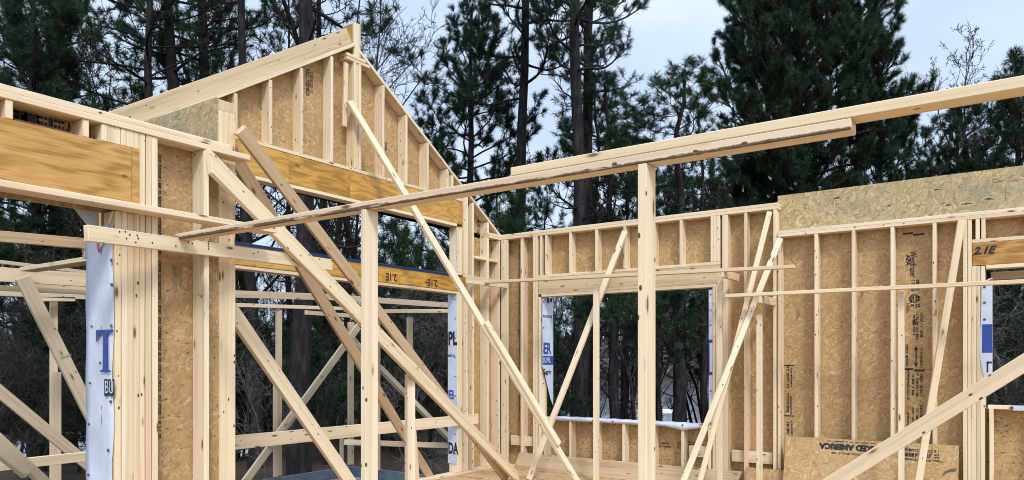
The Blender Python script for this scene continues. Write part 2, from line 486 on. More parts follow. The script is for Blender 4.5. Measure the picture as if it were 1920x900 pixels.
# far shore: a long low hill in an arc, with a far-off wood on it
bm = bmesh.new(); wood = []
rnd = random.Random(3)
prev = None
for i in range(61):
    a = TH + R(-62 + 124 * i / 60)
    ring = []
    for rr, zz in ((255, -6.4), (290, -3.5), (340, 2 + 2 * math.sin(i * 0.4)), (420, 6 + 3 * math.sin(i * 0.23 + 1)), (520, -8)):
        ring.append(bm.verts.new((rr * math.cos(a), rr * math.sin(a), zz)))
    if prev:
        for q in range(4): bm.faces.new((prev[q], prev[q + 1], ring[q + 1], ring[q]))
    prev = ring
bmesh.ops.recalc_face_normals(bm, faces=bm.faces)
me = bpy.data.meshes.new('far_shore_hill'); bm.to_mesh(me); bm.free()
structure('far_shore_hill', me, 'leaf_litter')
vs, fs = [], []
for i in range(1500):
    a = TH + R(rnd.uniform(-58, 58)); rr = rnd.uniform(262, 430)
    bx, by = rr * math.cos(a), rr * math.sin(a)
    bz = -6 + (rr - 255) * 0.055
    h = rnd.uniform(9, 17)
    for q in range(7):
        zz = bz + h * (0.2 + 0.8 * q / 7); s = rnd.uniform(1.2, 3.4) * (1.1 - 0.6 * q / 7)
        an = rnd.uniform(0, 6.28); i0 = len(vs)
        for m_ in range(3):
            vs.append((bx + s * math.cos(an + m_ * 2.1), by + s * math.sin(an + m_ * 2.1), zz + rnd.uniform(-2, 2)))
        vs.append((bx + rnd.uniform(-.5, .5), by, zz + rnd.uniform(1.5, 3.2)))
        fs += [(i0, i0 + 1, i0 + 3), (i0 + 1, i0 + 2, i0 + 3), (i0 + 2, i0, i0 + 3)]
me = bpy.data.meshes.new('far_wood'); me.from_pydata(vs, [], fs)
o = put('far_wood', me, 'far_wood', Matrix.Identity(4)); o['kind'] = 'stuff'
o['label'] = 'grey leafless wood along the far shore of the lake'; o['category'] = 'woodland'

# subfloor deck: the main room and the gabled bay
YG, XR, YL = 6.48, 9.02, 4.61
bm = bmesh.new()
pts = [(-3, -6), (9.17, -6), (9.17, 6.63), (3.18, 6.63), (3.18, 4.77), (-3, 4.77)]
t0 = [bm.verts.new((x, y, 0)) for x, y in pts]; b0 = [bm.verts.new((x, y, -0.32)) for x, y in pts]
bm.faces.new(t0); bm.faces.new(list(reversed(b0)))
for i in range(6): bm.faces.new((t0[i], b0[i], b0[(i + 1) % 6], t0[(i + 1) % 6]))
bmesh.ops.recalc_face_normals(bm, faces=bm.faces)
me = bpy.data.meshes.new('floor'); bm.to_mesh(me); bm.free()
floor = structure('floor', me, 'subfloor')
rects('chalk_line', [[(on_floor(838, 890).x, on_floor(838, 890).y), (on_floor(905, 897).x, on_floor(905, 897).y), (on_floor(905, 898.2).x, on_floor(905, 898.2).y), (on_floor(838, 891).x, on_floor(838, 891).y)]], (0, 0, 0), X, Y, 'chalk_red', floor, 0.003)

# ------------------------------------------------------------------ gable wall
def gx(px): return on_y(px, 0, YG).x
PKX, PKZ, SLP = 6.10, 5.29, 0.63
def rake(x): return PKZ - SLP * abs(x - PKX)
RT = 0.038 * math.sqrt(1 + SLP * SLP)
gw = thing('gable_framing', 'tall framed gable end wall with two amber beams and open doorway', 'framed wall', (6.1, YG, 0))
for c, z0 in [(gx(442.5), 3.82), (gx(508), 3.82), (gx(566.5), 3.82), (gx(622.5), 3.82), (gx(719.5), 3.82), (gx(762.5), 3.82), (gx(802), 3.82), (gx(840), 3.82)]:
    stud(gw, 'y', c, z0, rake(c) - RT - 0.015, front=YG)
stud(gw, 'y', gx(848.5), 3.82, rake(gx(848.5)) - RT - 0.015, name='stud', front=YG)
kx = gx(666)
for c in (kx, kx + 0.039, kx + 0.078):
    stud(gw, 'y', c, 3.82, 5.06, 'king_stud', front=YG + (0.01 if c == kx + 0.039 else 0))
board('cleat', (gx(649), YG + 0.03, 4.28), (gx(652), YG + 0.03, 5.02), 0.06, 0.03, (0, -1, 0), 'warm_pine', gw)
# rake plates, collar plates, rafter and ridge block
for sgn in (-1, 1):
    xe = 3.17 if sgn < 0 else XR + 0.14
    a = Vector((PKX, YG + 0.07, PKZ - RT / 2)); b = Vector((xe, YG + 0.07, rake(xe) - RT / 2))
    board('rake_plate', a, b, 0.14, 0.038, (sgn * 0.5, 0, 1), 'spruce', gw)
for z in (5.08, 5.122):
    board('collar_plate', (gx(651), YG + 0.07, z), (gx(694) - (z - 5.08) * 1.6, YG + 0.07, z), 0.138, 0.037, Z, 'spruce', gw)
nrm = Vector((-SLP, 0, 1)).normalized()
a = Vector((6.085, YG + 0.045, rake(6.085))) + nrm * 0.086; b = Vector((2.95, YG + 0.045, PKZ - SLP * (PKX - 2.95))) + nrm * 0.086
board('rafter', a, b, 0.17, 0.038, (0, -1, 0), 'rough_pine', gw, 'long knotty rafter lying up the left slope')
board('ridge_post', (6.145, YG + 0.019, 5.13), (6.145, YG + 0.019, 5.53), 0.095, 0.037, (0, -1, 0), 'spruce', gw)
board('ridge_block', (6.145, YG + 0.125, 5.28), (6.145, YG + 0.125, 5.525), 0.17, 0.095, (1, 0, 0), 'lvl', gw, 'amber end of the ridge beam')
# upper beam
xl = 4.25; xr_ = gx(868)
board('plate', (xl, YG + 0.07, 3.801), (xr_, YG + 0.07, 3.801), 0.14, 0.037, Z, 'spruce', gw)
up = board('beam', (xl, YG + 0.045, 3.62), (xr_, YG + 0.045, 3.62), 0.318, 0.085, (0, -1, 0), 'lvl', gw, 'upper amber laminated beam')
board('plate', (xl, YG + 0.07, 3.441), (gx(857), YG + 0.07, 3.441), 0.14, 0.037, Z, 'spruce', gw)
# lower beam
board('plate', (3.2, YG + 0.07, 2.514), (gx(857), YG + 0.07, 2.514), 0.14, 0.037, Z, 'spruce', gw)
lo = board('beam', (3.2, YG + 0.043, 2.64), (gx(872), YG + 0.043, 2.64), 0.212, 0.10, (0, -1, 0), 'lvl', gw, 'lower amber laminated beam topped with blue membrane')
board('membrane', (3.2, YG + 0.045, 2.751), (gx(866), YG + 0.045, 2.751), 0.13, 0.014, Z, 'membrane_blue', lo)
board('membrane', (3.2, YG - 0.012, 2.741), (gx(860), YG - 0.012, 2.741), 0.03, 0.006, (0, -1, 0), 'membrane_blue', lo)
for p, q in ((744, 519), (820, 530)):
    c = on_y(p, q - 4, YG - 0.008)
    text('2.1E', c, -X, -Z, 0.125, 'ink_black', lo, bold=0.003, sx=0.9)
# right side studs
for i in range(3):
    stud(gw, 'y', gx(857) + 0.022 + i * 0.0385, 0.04, 3.42 if i else 3.42, 'trimmer_stud', front=YG)
    stud(gw, 'y', gx(868.6) + 0.022 + i * 0.0385, 0.04, rake(gx(868.6) + i * 0.0385) - RT - 0.02, 'king_stud', front=YG + 0.003 * i)
for c in (gx(887.5), gx(915.5), gx(936.5)):
    stud(gw, 'y', c, 0.04, rake(c) - RT - 0.02 if c < 8.9 else 3.36, front=YG)
cs3 = [gx(887.5), gx(915.5), gx(936.5)]
for a_, b_ in zip(cs3[:-1], cs3[1:]):
    board('blocking', (a_ + 0.02, YG + 0.08, 3.05), (b_ - 0.02, YG + 0.08, 3.05), 0.13, 0.036, Z, 'spruce', gw)
for z in (3.385, 3.424):
    board('plate', (gx(914), YG + 0.06, z), (XR + 0.02, YG + 0.06, z), 0.14, 0.036, Z, 'spruce', gw)
board('bottom_plate', (gx(700), YG + 0.07, 0.019), (XR + 0.1, YG + 0.07, 0.019), 0.138, 0.036, Z, 'spruce', gw)
# sheathing
sh = panel('sheathing', [(3.17, 3.43), (9.165, 3.43), (9.165, rake(9.165) + 0.0), (PKX, PKZ - 0.02), (3.17, rake(3.17))], 0.012, (0, YG + 0.142, 0), X, Z, 'osb', gw)
sh2 = panel('sheathing', [(gx(868), 0.0), (9.165, 0.0), (9.165, 3.42), (gx(868), 3.42)], 0.012, (0, YG + 0.1425, 0), X, Z, 'osb', gw)
rnd = random.Random(5)
for px_, py_, ln in ((574, 128, 0.30), (715, 262, 0.22), (895, 412, 0.22)):
    o_ = on_y(px_, py_, YG + 0.141)
    rects('printed_lettering', print_rows([(0, ln, 0.0, 0.045), (0.02, ln * 0.8, 0.06, 0.03)], rnd), o_, -Z, X, 'ink_black', sh)
# gable rail across the doorway and board on the corner studs
gr = board('guard_rail', (3.36, YG - 0.022, 0.775), (gx(893), YG - 0.022, 0.755), 0.14, 0.037, (0, -1, 0), 'spruce')
tag(gr, 'wide level board nailed low across the gable doorway', 'board')
hb = board('nailed_board', (gx(866), 6.40, 2.70), (9.0, 6.36, 2.70), 0.105, 0.037, (0, -1, 0), 'spruce')
tag(hb, 'short level board crossing the corner studs beside the gable doorway', 'board')
# wrapped jamb of the doorway
jx = gx(857)
wr = board('house_wrap', (jx - 0.004, YG + 0.080, 0.16), (jx - 0.004, YG + 0.080, 2.49), 0.155, 0.004, (-1, 0, 0), 'wrap_white', gw, 'pale blue house wrap round the doorway jamb', bev=0)
wx = jx - 0.0065
def wt(s, z, size, mat='ink_black', y=YG + 0.152, bold=0.006, sx=1.0):
    return text(s, (wx, y, z), -Y, Z, size, mat, wr, bold=bold, sx=sx, lift=0.001)
wt('PL', 1.80, 0.25, bold=0.012, sx=0.62)
wt('BRING ON', 1.63, 0.05, bold=0.002, sx=0.48)
wt('EI', 1.05, 0.17, 'ink_blue', bold=0.006, sx=0.8)
wt('DA', 0.30, 0.21, bold=0.010, sx=0.58)
for i in range(9):
    disc('cap_nail', 'cap_brown', wr, (wx, YG + 0.03, 0.30 + i * 0.265), (-1, 0, 0), 0.012)

# ------------------------------------------------------------------ header wall (near, left) and its return
def lx(px): return on_y(px, 0, YL).x
lw = thing('header_framing', 'near framed wall with deep amber header and packed studs', 'framed wall', (2.5, YL, 0))
ZT = 3.092
board('plate', (-1.5, YL + 0.07, ZT - 0.019), (3.17, YL + 0.07, ZT - 0.019), 0.14, 0.037, Z, 'spruce', lw)
board('plate', (-1.5, YL + 0.07, ZT - 0.058), (3.325, YL + 0.062, ZT - 0.058), 0.14, 0.037, Z, 'spruce', lw)
zb = ZT - 0.078
hd = board('header_beam', (-1.5, YL + 0.046, 2.725), (lx(262), YL + 0.046, 2.725), 0.366, 0.09, (0, -1, 0), 'dull_lvl', lw, 'deep amber laminated header')
for c in (lx(18), lx(162), lx(18) - 0.406, lx(18) - 0.812):
    stud(lw, 'y', c, 2.91, zb, 'cripple_stud', front=YL + 0.004)
for i in range(6):
    stud(lw, 'y', lx(262) - 0.019 - i * 0.039, 2.91, zb, 'cripple_stud', front=YL + 0.004)
for i in range(4):
    stud(lw, 'y', lx(262) - 0.020 - i * 0.0385, 0.04, 2.50, 'jack_stud', front=YL)
for i, c in enumerate((0.021, 0.064, 0.102)):
    stud(lw, 'y', lx(262) + c, 0.04, zb, 'king_stud', front=YL + 0.003)
stud(lw, 'y', lx(387), 0.04, zb, 'stud', front=YL)
board('bottom_plate', (lx(200), YL + 0.07, 0.019), (3.16, YL + 0.07, 0.019), 0.138, 0.036, Z, 'spruce', lw)
s1 = panel('sheathing', [(lx(213), 0.0), (3.17, 0.0), (3.17, ZT - 0.005), (lx(213), ZT - 0.005)], 0.012, (0, YL + 0.142, 0), X, Z, 'osb', lw)
s2 = panel('sheathing', [(-1.5, 2.5), (lx(214), 2.5), (lx(214), ZT - 0.005), (-1.5, ZT - 0.005)], 0.012, (0, YL + 0.1425, 0), X, Z, 'osb', lw)
rnd = random.Random(9)
o_ = on_y(132, 252, YL + 0.14)
rects('printed_lettering', print_rows([(0, 0.30, 0.0, 0.05), (0.0, 0.16, 0.085, 0.02)], rnd) + [(0.17, 0.0, 0.30, 0.05)], on_y(131, 231, YL + 0.141), -X, -Z, 'ink_black', s2)
rects('printed_lettering', print_rows([(0, 1.9, 0.0, 0.018)], rnd), on_y(297, 290, YL + 0.141), -Z, X, 'ink_black', s1)
rnd = random.Random(6)
rects('water_stain', [[(q * .011, rnd.uniform(-.06, .0)), (q * .011 + rnd.uniform(.005, .010), rnd.uniform(-.05, .01)), (q * .011 + rnd.uniform(.004, .009), -rnd.uniform(.1, .23)), (q * .011 + .001, -rnd.uniform(.1, .24))] for q in range(7)], on_y(322, 490, YL + 0.141), X, Z, 'stain_brown', s1, 0.001)
# wrapped jamb of the wide opening
jx = lx(262) - 0.020 - 3 * 0.0385 - 0.0195
bm = bmesh.new()
rnd = random.Random(2)
rows = []
for i in range(29):
    z = 0.15 + i * (2.42 - 0.15) / 28
    yo = YL + 0.005 + 0.010 * math.sin(i * 0.8) + rnd.uniform(-0.006, 0.008)
    row = []
    for q in range(7):
        f_ = q / 6; y = yo + (YL + 0.33 - yo) * f_
        row.append(bm.verts.new((jx - 0.004 - 0.006 * math.sin(i * 0.5 + q) ** 2 - 0.012 * max(0, f_ - .6), y, z)))
    rows.append(row)
for i in range(28):
    for q in range(6): bm.faces.new((rows[i][q], rows[i][q + 1], rows[i + 1][q + 1], rows[i + 1][q]))
me = bpy.data.meshes.new('house_wrap'); bm.to_mesh(me); bm.free()
for p in me.polygons: p.use_smooth = True
wl = put('house_wrap', me, 'wrap_white', Matrix.Identity(4), lw, 'white house wrap with a tall blue letter round the jamb')
sm_ = wl.modifiers.new('thick', 'SOLIDIFY'); sm_.thickness = 0.002
def wp(px, py): return on_x(px, py, jx - 0.016)
wo = wp(180, 611); 
Tg = [(0, 0), (.115, 0), (.115, -.115), (.105, -.115), (.095, -.07), (.07, -.035), (.045, -.03)]
# serif capital T in blue, cut off by the torn edge
H = 0.235
Tp = [(0.0, 0.0), (0.135, 0.0), (0.135, -0.016), (0.122, -0.018), (0.100, -0.022), (0.089, -0.03), (0.089, -H + 0.02), (0.10, -H + 0.010), (0.115, -H + 0.008), (0.115, -H), (0.03, -H), (0.03, -H + 0.008), (0.046, -H + 0.010), (0.053, -H + 0.02), (0.053, -0.022), (0.032, -0.026), (0.016, -0.04), (0.010, -0.065), (0.0, -0.065)]
ta, tb, tcn = wp(181, 619), wp(214, 619), wp(181, 697)
kx_, kz_ = (ta.y - tb.y) / 0.135, (ta.z - tcn.z) / H
rects('printed_lettering', [[(x * kx_, z * kz_) for x, z in Tp]], ta, -Y, Z, 'ink_blue', wl, 0.004)
bw = (wp(197, 738).y - wp(214, 738).y); bh = wp(197, 711).z - wp(197, 738).z
text('BU', wp(197, 739), -Y, Z, bh * 1.35, 'ink_black', wl, bold=0.012, sx=bw / (bh * 1.6), lift=0.004)
text('BU', wp(198, 737), -Y, Z, bh * 1.25, 'wrap_white', wl, bold=0.0, sx=bw / (bh * 1.6), lift=0.006)
rects('printed_logo', [[(0, 0), (.02, 0), (.034, -.055), (.115, -.02), (.115, -.005), (.028, -.075), (.02, -.075)]], wp(181, 452), -Y, Z, 'ink_red', wl, 0.002)
for px_, py_ in ((210, 488), (211, 534), (210, 611), (209, 753), (204, 844)):
    disc('cap_nail', 'cap_brown', wl, wp(px_ - 1, py_), (-1, 0, 0), 0.011, 0.006)
for px_, py_ in ((170, 612), (186, 680), (167, 718), (165, 795), (164, 890)):
    disc('cap_nail', 'cap_brown', wl, wp(px_ + 2, py_), (-1, 0, 0), 0.008, 0.006)
fl_ = panel('wrap_flap', [(-0.19, 0.10), (0.03, 0.02), (0.03, -0.10), (0.0, -0.12)], 0.002, on_y(176, 402, YL + 0.2), X, Z, 'wrap_white', lw)
# the return wall from the end of the header wall back to the gable
rw = thing('return_framing', 'taller short return wall of sheathing behind the header wall', 'framed wall', (3.25, 5.5, 0))
board('end_stud', (3.25, 4.79, 0.0), (3.25, 4.79, 3.375), 0.140, 0.037, (0, -1, 0), 'spruce', rw)
board('cap_block', (3.25, 4.80, 3.379), (3.25, 4.80, 3.455), 0.139, 0.037, (0, -1, 0), 'warm_pine', rw)
for i in range(4):
    board('stud', (3.25, 5.15 + i * 0.406, 0.0), (3.25, 5.15 + i * 0.406, 3.38), 0.138, 0.037, (0, 1, 0), 'spruce', rw)
for z in (3.40, 3.438):
    board('plate', (3.25, 4.82, z), (3.25, YG, z), 0.138, 0.036, Z, 'spruce', rw)
panel('sheathing', [(-4.77, 0), (-4.77, 3.46), (-6.63, 3.46), (-6.63, 0)], 0.012, (3.166, 0, 0), -Y, Z, 'weathered_osb', rw)
board('cleat', (3.345, 4.86, 0.0), (3.345, 4.86, 2.18), 0.05, 0.035, (0, -1, 0), 'grey_spruce', rw)

# ------------------------------------------------------------------ window wall and panel wall (right)
def ry_(px, x=XR): return on_x(px, 0, x).y
ww = thing('window_framing', 'framed wall with wide lake window beside the gable corner', 'framed wall', (XR, 4.5, 0))
W1 = ry_(1458)            # end of the tall part
for z in (3.39, 3.428):
    board('plate', (XR + 0.07, W1, z), (XR + 0.07, YG + 0.1, z), 0.14, 0.037, Z, 'spruce', ww)
ztop = 3.37
board('corner_stud', (XR + 0.02, ry_(945), 0.04), (XR + 0.02, ry_(945), ztop), 0.12, 0.037, (-1, 0, 0), 'spruce', ww)
for p in (978, 1001, 1005.5, 1356.5, 1397.5):
    stud(ww, 'x', ry_(p), 0.04, ztop, 'king_stud' if p in (1001, 1005.5, 1356.5) else 'stud', front=XR)
stud(ww, 'x', ry_(1361.5), 0.04, ztop, 'king_stud', front=XR + 0.004)
stud(ww, 'x', ry_(1452.5), 0.04, ztop, 'stud', front=XR)
for p in (1011.5, 1338.5, 1345):
    stud(ww, 'x', ry_(p), 0.04, 2.49 if p != 1345 else 2.52, 'jack_stud', front=XR)
for p in (1014, 1024, 1069, 1118, 1171, 1225, 1276.5, 1335, 1340.8, 1346.6):
    stud(ww, 'x', ry_(p), 2.804, ztop, 'cripple_stud', front=XR)
ya, yb = ry_(1009), ry_(1350)
board('plate', (XR + 0.07, yb, 2.784), (XR + 0.07, ya, 2.784), 0.14, 0.037, Z, 'spruce', ww)
board('header_beam', (XR + 0.04, yb, 2.648), (XR + 0.04, ya, 2.648), 0.234, 0.076, (-1, 0, 0), 'rough_pine', ww, 'knotty solid timber header over the window')
board('plate', (XR + 0.07, ry_(1342), 2.510), (XR + 0.07, ry_(1015), 2.510), 0.14, 0.037, Z, 'spruce', ww)
board('window_sill', (XR + 0.07, ry_(1335), 0.752), (XR + 0.07, ry_(1016), 0.752), 0.14, 0.037, Z, 'spruce', ww)
for p in (1022, 1069, 1118, 1169, 1225, 1279.5, 1330):
    stud(ww, 'x', ry_(p), 0.04, 0.733, 'cripple_stud', front=XR)
board('bottom_plate', (XR + 0.07, W1, 0.019), (XR + 0.07, YG, 0.019), 0.138, 0.036, Z, 'spruce', ww)
def wsheath(pa, pb, z0, z1, thing_, mat='osb', x=XR + 0.142, nm='sheathing'):
    y0, y1 = ry_(pb), ry_(pa)
    return panel(nm, [(-y1, z0), (-y0, z0), (-y0, z1), (-y1, z1)], 0.012, (x, 0, 0), -Y, Z, mat, thing_)
def wsheath_y(y0, y1, z0, z1, thing_, mat='osb', x=XR + 0.142, nm='sheathing'):
    return panel(nm, [(-y1, z0), (-y0, z0), (-y0, z1), (-y1, z1)], 0.012, (x, 0, 0), -Y, Z, mat, thing_)
yA, yB = ry_(1015), ry_(1335)
q1 = wsheath_y(yA, YG + 0.14, 0.0, 3.43, ww)
q2 = wsheath_y(yB, yA, 2.52, 3.43, ww)
q3 = wsheath_y(yB, yA, 0.0, 0.755, ww)
q4 = wsheath_y(W1, yB, 0.0, 3.43, ww)
rnd = random.Random(11)
rects('printed_lettering', print_rows([(0, 0.18, 0, .02), (0, 0.15, .04, .025), (.26, .48, 0, .03), (.26, .5, .045, .02), (.28, .5, .08, .02)], rnd), on_x(1234, 838, XR + 0.141), -Y, Z, 'worn_ink', q3)
rects('printed_lettering', print_rows([(0, 2.6, 0, .016)], rnd), on_x(973, 460, XR + 0.141), -Z, -Y, 'worn_ink', q1)
for pa, pb, z in ((957, 976, .40), (982, 998, .40), (1291, 1328, .43), (1371, 1394, .41), (1401, 1448, .41)):
    board('blocking', (XR + 0.08, ry_(pb, XR + .05), z), (XR + 0.08, ry_(pa, XR + .05), z), 0.14, 0.037, (-1, 0, 0), 'spruce', ww)
# wrap in the window: jambs and sill
jy = yA - 0.008
wpoly = [(0, 2.45), (0.02, 2.49), (0.29, 2.49), (0.29, 0.92), (0.22, 1.02), (0.10, 1.30), (0.05, 1.42), (0.0, 1.50)]
wj = panel('house_wrap', [(x, z) for x, z in wpoly], 0.003, (XR + 0.0, jy - 0.012, 0), X, Z, 'wrap_white', ww, 'torn pale wrap with dark blue lettering on the jamb')
def wj_t(s, z, size, mat, x=0.01, bold=0.005, sx=0.8): return text(s, (XR + x, jy - 0.012, z), X, Z, size, mat, wj, bold=bold, sx=sx, lift=0.002)
wj_t('ER', 1.68, 0.22, 'ink_blue', 0.02, 0.008, 0.85)
rects('printed_panel', [(0.0, 1.52, 0.285, 1.645)], (XR, jy - 0.012, 0), X, Z, 'ink_blue', wj, 0.002)
text('SUPPL', (XR + 0.005, jy - 0.012, 1.55), X, Z, 0.105, 'wrap_white', wj, lift=0.004, bold=0.003, sx=0.75)
wj_t('Serv', 1.37, 0.13, 'ink_black', 0.02, 0.004, 0.9)
wj_t('NG ON THE', 2.20, 0.05, 'ink_black', 0.01, 0.002, 0.9)
rects('printed_lettering', [(0.12, 2.41, 0.18, 2.49), (0.20, 2.43, 0.26, 2.49)], (XR, jy - 0.012, 0), X, Z, 'ink_black', wj, 0.002)
for z in (2.42, 2.05, 1.72, 1.25):
    disc('cap_nail', 'cap_brown', wj, (XR + 0.025, jy - 0.013, z), (0, -1, 0), 0.012)
w2 = board('house_wrap', (XR + 0.012, yB + 0.02, 0.98), (XR + 0.012, yB + 0.02, 2.46), 0.05, 0.004, (-1, 0, 0), 'wrap_white', ww, bev=0)
rects('printed_panel', [(-.025, -.22, .024, .22)], (XR + 0.008, yB + 0.02, 1.62), -Y, Z, 'ink_blue', w2, 0.003)
rects('printed_panel', [(-.012, -.18, .024, .18)], (XR + 0.008, yB + 0.02, 1.62), -Y, Z, 'wrap_white', w2, 0.005)
text('TS', (XR + 0.008, yB + 0.042, 2.19), -Y, Z, 0.045, 'ink_black', w2, lift=0.003, sx=0.8)
for z in (2.40, 2.02, 1.62, 1.2): disc('cap_nail', 'cap_brown', w2, (XR + 0.010, yB + 0.02, z), (-1, 0, 0), 0.011)
bm = bmesh.new()
rows = []; n_ = 40
y0_, y1_ = ry_(1312), ry_(1036)
rnd = random.Random(4)
for i in range(n_ + 1):
    y = y0_ + (y1_ - y0_) * i / n_
    hang = 0.022 + 0.012 * math.sin(i * 0.35) ** 2 + 0.045 * max(0, 1 - abs(i - 4) / 7.0)
    rz = 0.004 * math.sin(i * 1.7) + rnd.uniform(0, 0.004)
    rows.append([bm.verts.new((XR + 0.16, y, 0.780 + rz)), bm.verts.new((XR + 0.06, y, 0.783 + rz)), bm.verts.new((XR - 0.006, y, 0.779)), bm.verts.new((XR - 0.013 - rz, y, 0.775 - hang))])
for i in range(n_):
    for q in range(3): bm.faces.new((rows[i][q], rows[i][q + 1], rows[i + 1][q + 1], rows[i + 1][q]))
me = bpy.data.meshes.new('house_wrap'); bm.to_mesh(me); bm.free()
for p in me.polygons: p.use_smooth = True
w3 = put('house_wrap', me, 'wrap_white', Matrix.Identity(4), ww, 'white wrap draped over the window sill')
sm_ = w3.modifiers.new('thick', 'SOLIDIFY'); sm_.thickness = 0.002
for p in (1113, 1150, 1228, 1281):
    disc('cap_nail', 'cap_brown', w3, (XR - 0.015, ry_(p), 0.762), (-1, 0, 0), 0.013, 0.008)

pw = thing('panel_framing', 'lower framed wall of full sheathing panels with printed grade stamps', 'framed wall', (XR, 1.0, 0))
W2 = -3.2
for z in (3.054, 3.092):
    board('plate', (XR + 0.07, W2, z), (XR + 0.07, W1 - 0.001 - (z - 3.05) * 0.3, z), 0.14, 0.037, Z, 'spruce', pw)
zt2 = 3.034
yW = ry_(1457)
stud(pw, 'x', ry_(1460.5) + 0.0, 0.04, zt2, 'stud', front=XR + 0.004)
for p in (1530, 1600, 1673, 1752, 1809.5):
    stud(pw, 'x', ry_(p), 0.04, zt2, 'stud' if p != 1809.5 else 'king_stud', front=XR)
stud(pw, 'x', ry_(1818), 0.04, zt2, 'king_stud', front=XR)
for i, p in enumerate((1826, 1834, 1843)):
    stud(pw, 'x', ry_(p), 0.04, 2.55, 'jack_stud', front=XR + 0.002 * i)
for p in (1833, 1843.5):
    stud(pw, 'x', ry_(p), 2.826, zt2, 'cripple_stud', front=XR)
for i in range(5):
    stud(pw, 'x', ry_(1843.5) - 0.406 * (i + 1), 2.826, zt2, 'cripple_stud', front=XR)
    stud(pw, 'x', ry_(1852) - 0.03 - 0.406 * i, 0.04, 1.086, 'cripple_stud', front=XR)
board('plate', (XR + 0.07, W2, 2.807), (XR + 0.07, ry_(1822.5), 2.807), 0.14, 0.037, Z, 'spruce', pw)
h2 = board('header_beam', (XR + 0.046, W2, 2.671), (XR + 0.046, ry_(1823), 2.671), 0.234, 0.09, (-1, 0, 0), 'dull_lvl', pw, 'amber laminated header marked in black')
text('2.1E', on_x(1824.5, 477, XR - 0.001), -Y, Z, 0.105, 'ink_black', h2, bold=0.004, shear=0.35, lift=0.003)
board('plate', (XR + 0.07, W2, 2.535), (XR + 0.07, ry_(1848.5), 2.535), 0.14, 0.037, Z, 'spruce', pw)
board('window_sill', (XR + 0.07, W2, 1.105), (XR + 0.07, ry_(1852), 1.105), 0.14, 0.037, Z, 'spruce', pw)
board('bottom_plate', (XR + 0.07, W2, 0.019), (XR + 0.07, W1, 0.019), 0.138, 0.036, Z, 'spruce', pw)
yC = ry_(1848)
r1 = wsheath_y(ry_(1673), W1, 0.0, 3.05, pw)
r2 = wsheath_y(yC, ry_(1673), 0.0, 3.05, pw, x=XR + 0.1425)
r3 = wsheath_y(W2, yC, 2.54, 3.05, pw)
r4 = wsheath_y(W2, yC, 0.0, 1.10, pw)
top = panel('sheathing', [(-ry_(1458, XR + 0.15), 3.0), (3.2, 3.0), (3.2, 3.565), (-ry_(1458, XR + 0.15), 3.555)], 0.012, (XR + 0.158, 0, 0), -Y, Z, 'weathered_osb', pw, 'weathered strip of sheathing standing above the plates')
rnd = random.Random(21)
tm = []
for i in range(15):
    y = rnd.uniform(0, 2.2); z = rnd.choice((0.02, 0.05, 0.2, 0.22)) + rnd.uniform(-.02, .02)
    tm.append([(y, z), (y + rnd.uniform(.03, .12), z + rnd.uniform(-.01, .012)), (y + rnd.uniform(.02, .07), z + rnd.uniform(.008, .022))])
for y in (0.62, 1.0, 1.45, 1.9): tm.append((y, 0.04, y + 0.007, 0.16))
tk = [m for m in tm if isinstance(m[0], tuple)][::2]; tm = [m for m in tm if m not in tk]
rects('printed_lettering', tk, (XR + 0.158, ry_(1500, XR + .15), 3.22), -Y, Z, 'worn_ink', top)
rects('printed_lettering', tm, (XR + 0.158, ry_(1520, XR + .15), 3.20), -Y, Z, 'stain_brown', top)
# stamps on the sheathing: letters read downwards
def stamp(px, py): return on_x(px, py, XR + 0.141)
text('Westfraser', stamp(1706.5, 471), -Z, -Y, 0.092, 'ink_black', r2, bold=0.001, sx=0.68)
text('APA', stamp(1699.5, 478), -Z, -Y, 0.05, 'ink_black', r2, bold=0.002, sx=1.25)
text('7:45:01', stamp(1699, 567), -Z, -Y, 0.048, 'worn_ink', r2, bold=0.0, sx=0.8)
text('500', stamp(1711, 599), -Z, -Y, 0.06, 'ink_black', r2, bold=0.001, sx=0.63)
rnd = random.Random(31)
prs = print_rows([(0.0, .12, .0, .035), (0.0, .1, .05, .03), (.18, .28, 0., .03), (.18, .30, .045, .04), (.36, .62, .09, .022), (.37, .64, .05, .022), (.38, .60, .02, .022), (.74, .96, .09, .02), (.70, .93, -.05, .022), (1.02, 1.27, .09, .022), (1.02, 1.27, .05, .022), (1.03, 1.25, .01, .022), (.98, 1.30, -.035, .02), (1.36, 1.67, .09, .022), (1.40, 1.65, .05, .022), (1.38, 1.66, .01, .02), (1.38, 1.64, -.035, .018)], rnd)
prs += [(-.52, -.08, -.50, .02), (-.50, .02, -.48, .13), (.96, -.08, .98, .02), (.975, .03, .995, .13), (1.68, -.07, 1.695, .02), (1.70, .02, 1.715, .13), (.75, .045, .92, .055), [(.72, .05), (.76, .03), (.76, .07)], [(.95, .05), (.91, .03), (.91, .07)]]
rects('printed_lettering', prs, stamp(1708, 525), -Z, -Y, 'ink_black', r2)
rects('printed_symbol', [[(0.048 * math.cos(a) , 0.048 * math.sin(a)) for a in np.linspace(0, 5.9, 26)] + [(0.036 * math.cos(a), 0.036 * math.sin(a)) for a in np.linspace(5.9, 0, 26)]], stamp(1714, 560), -Z, -Y, 'ink_black', r2)
prs = print_rows([(0, .28, 0, .03), (.03, .25, .045, .018), (.34, .55, .0, .03), (.36, .58, .04, .018), (.68, .85, .0, .03), (.66, .88, .05, .018), (.95, 1.0, 0, .03), (1.0, 1.28, .0, .03), (1.0, 1.25, .045, .018)], rnd)
prs += [(0, -.03, .012, .09), (.60, -.03, .612, .09)]
rects('printed_lettering', prs, stamp(1475, 684), -Z, -Y, 'ink_black', r1)
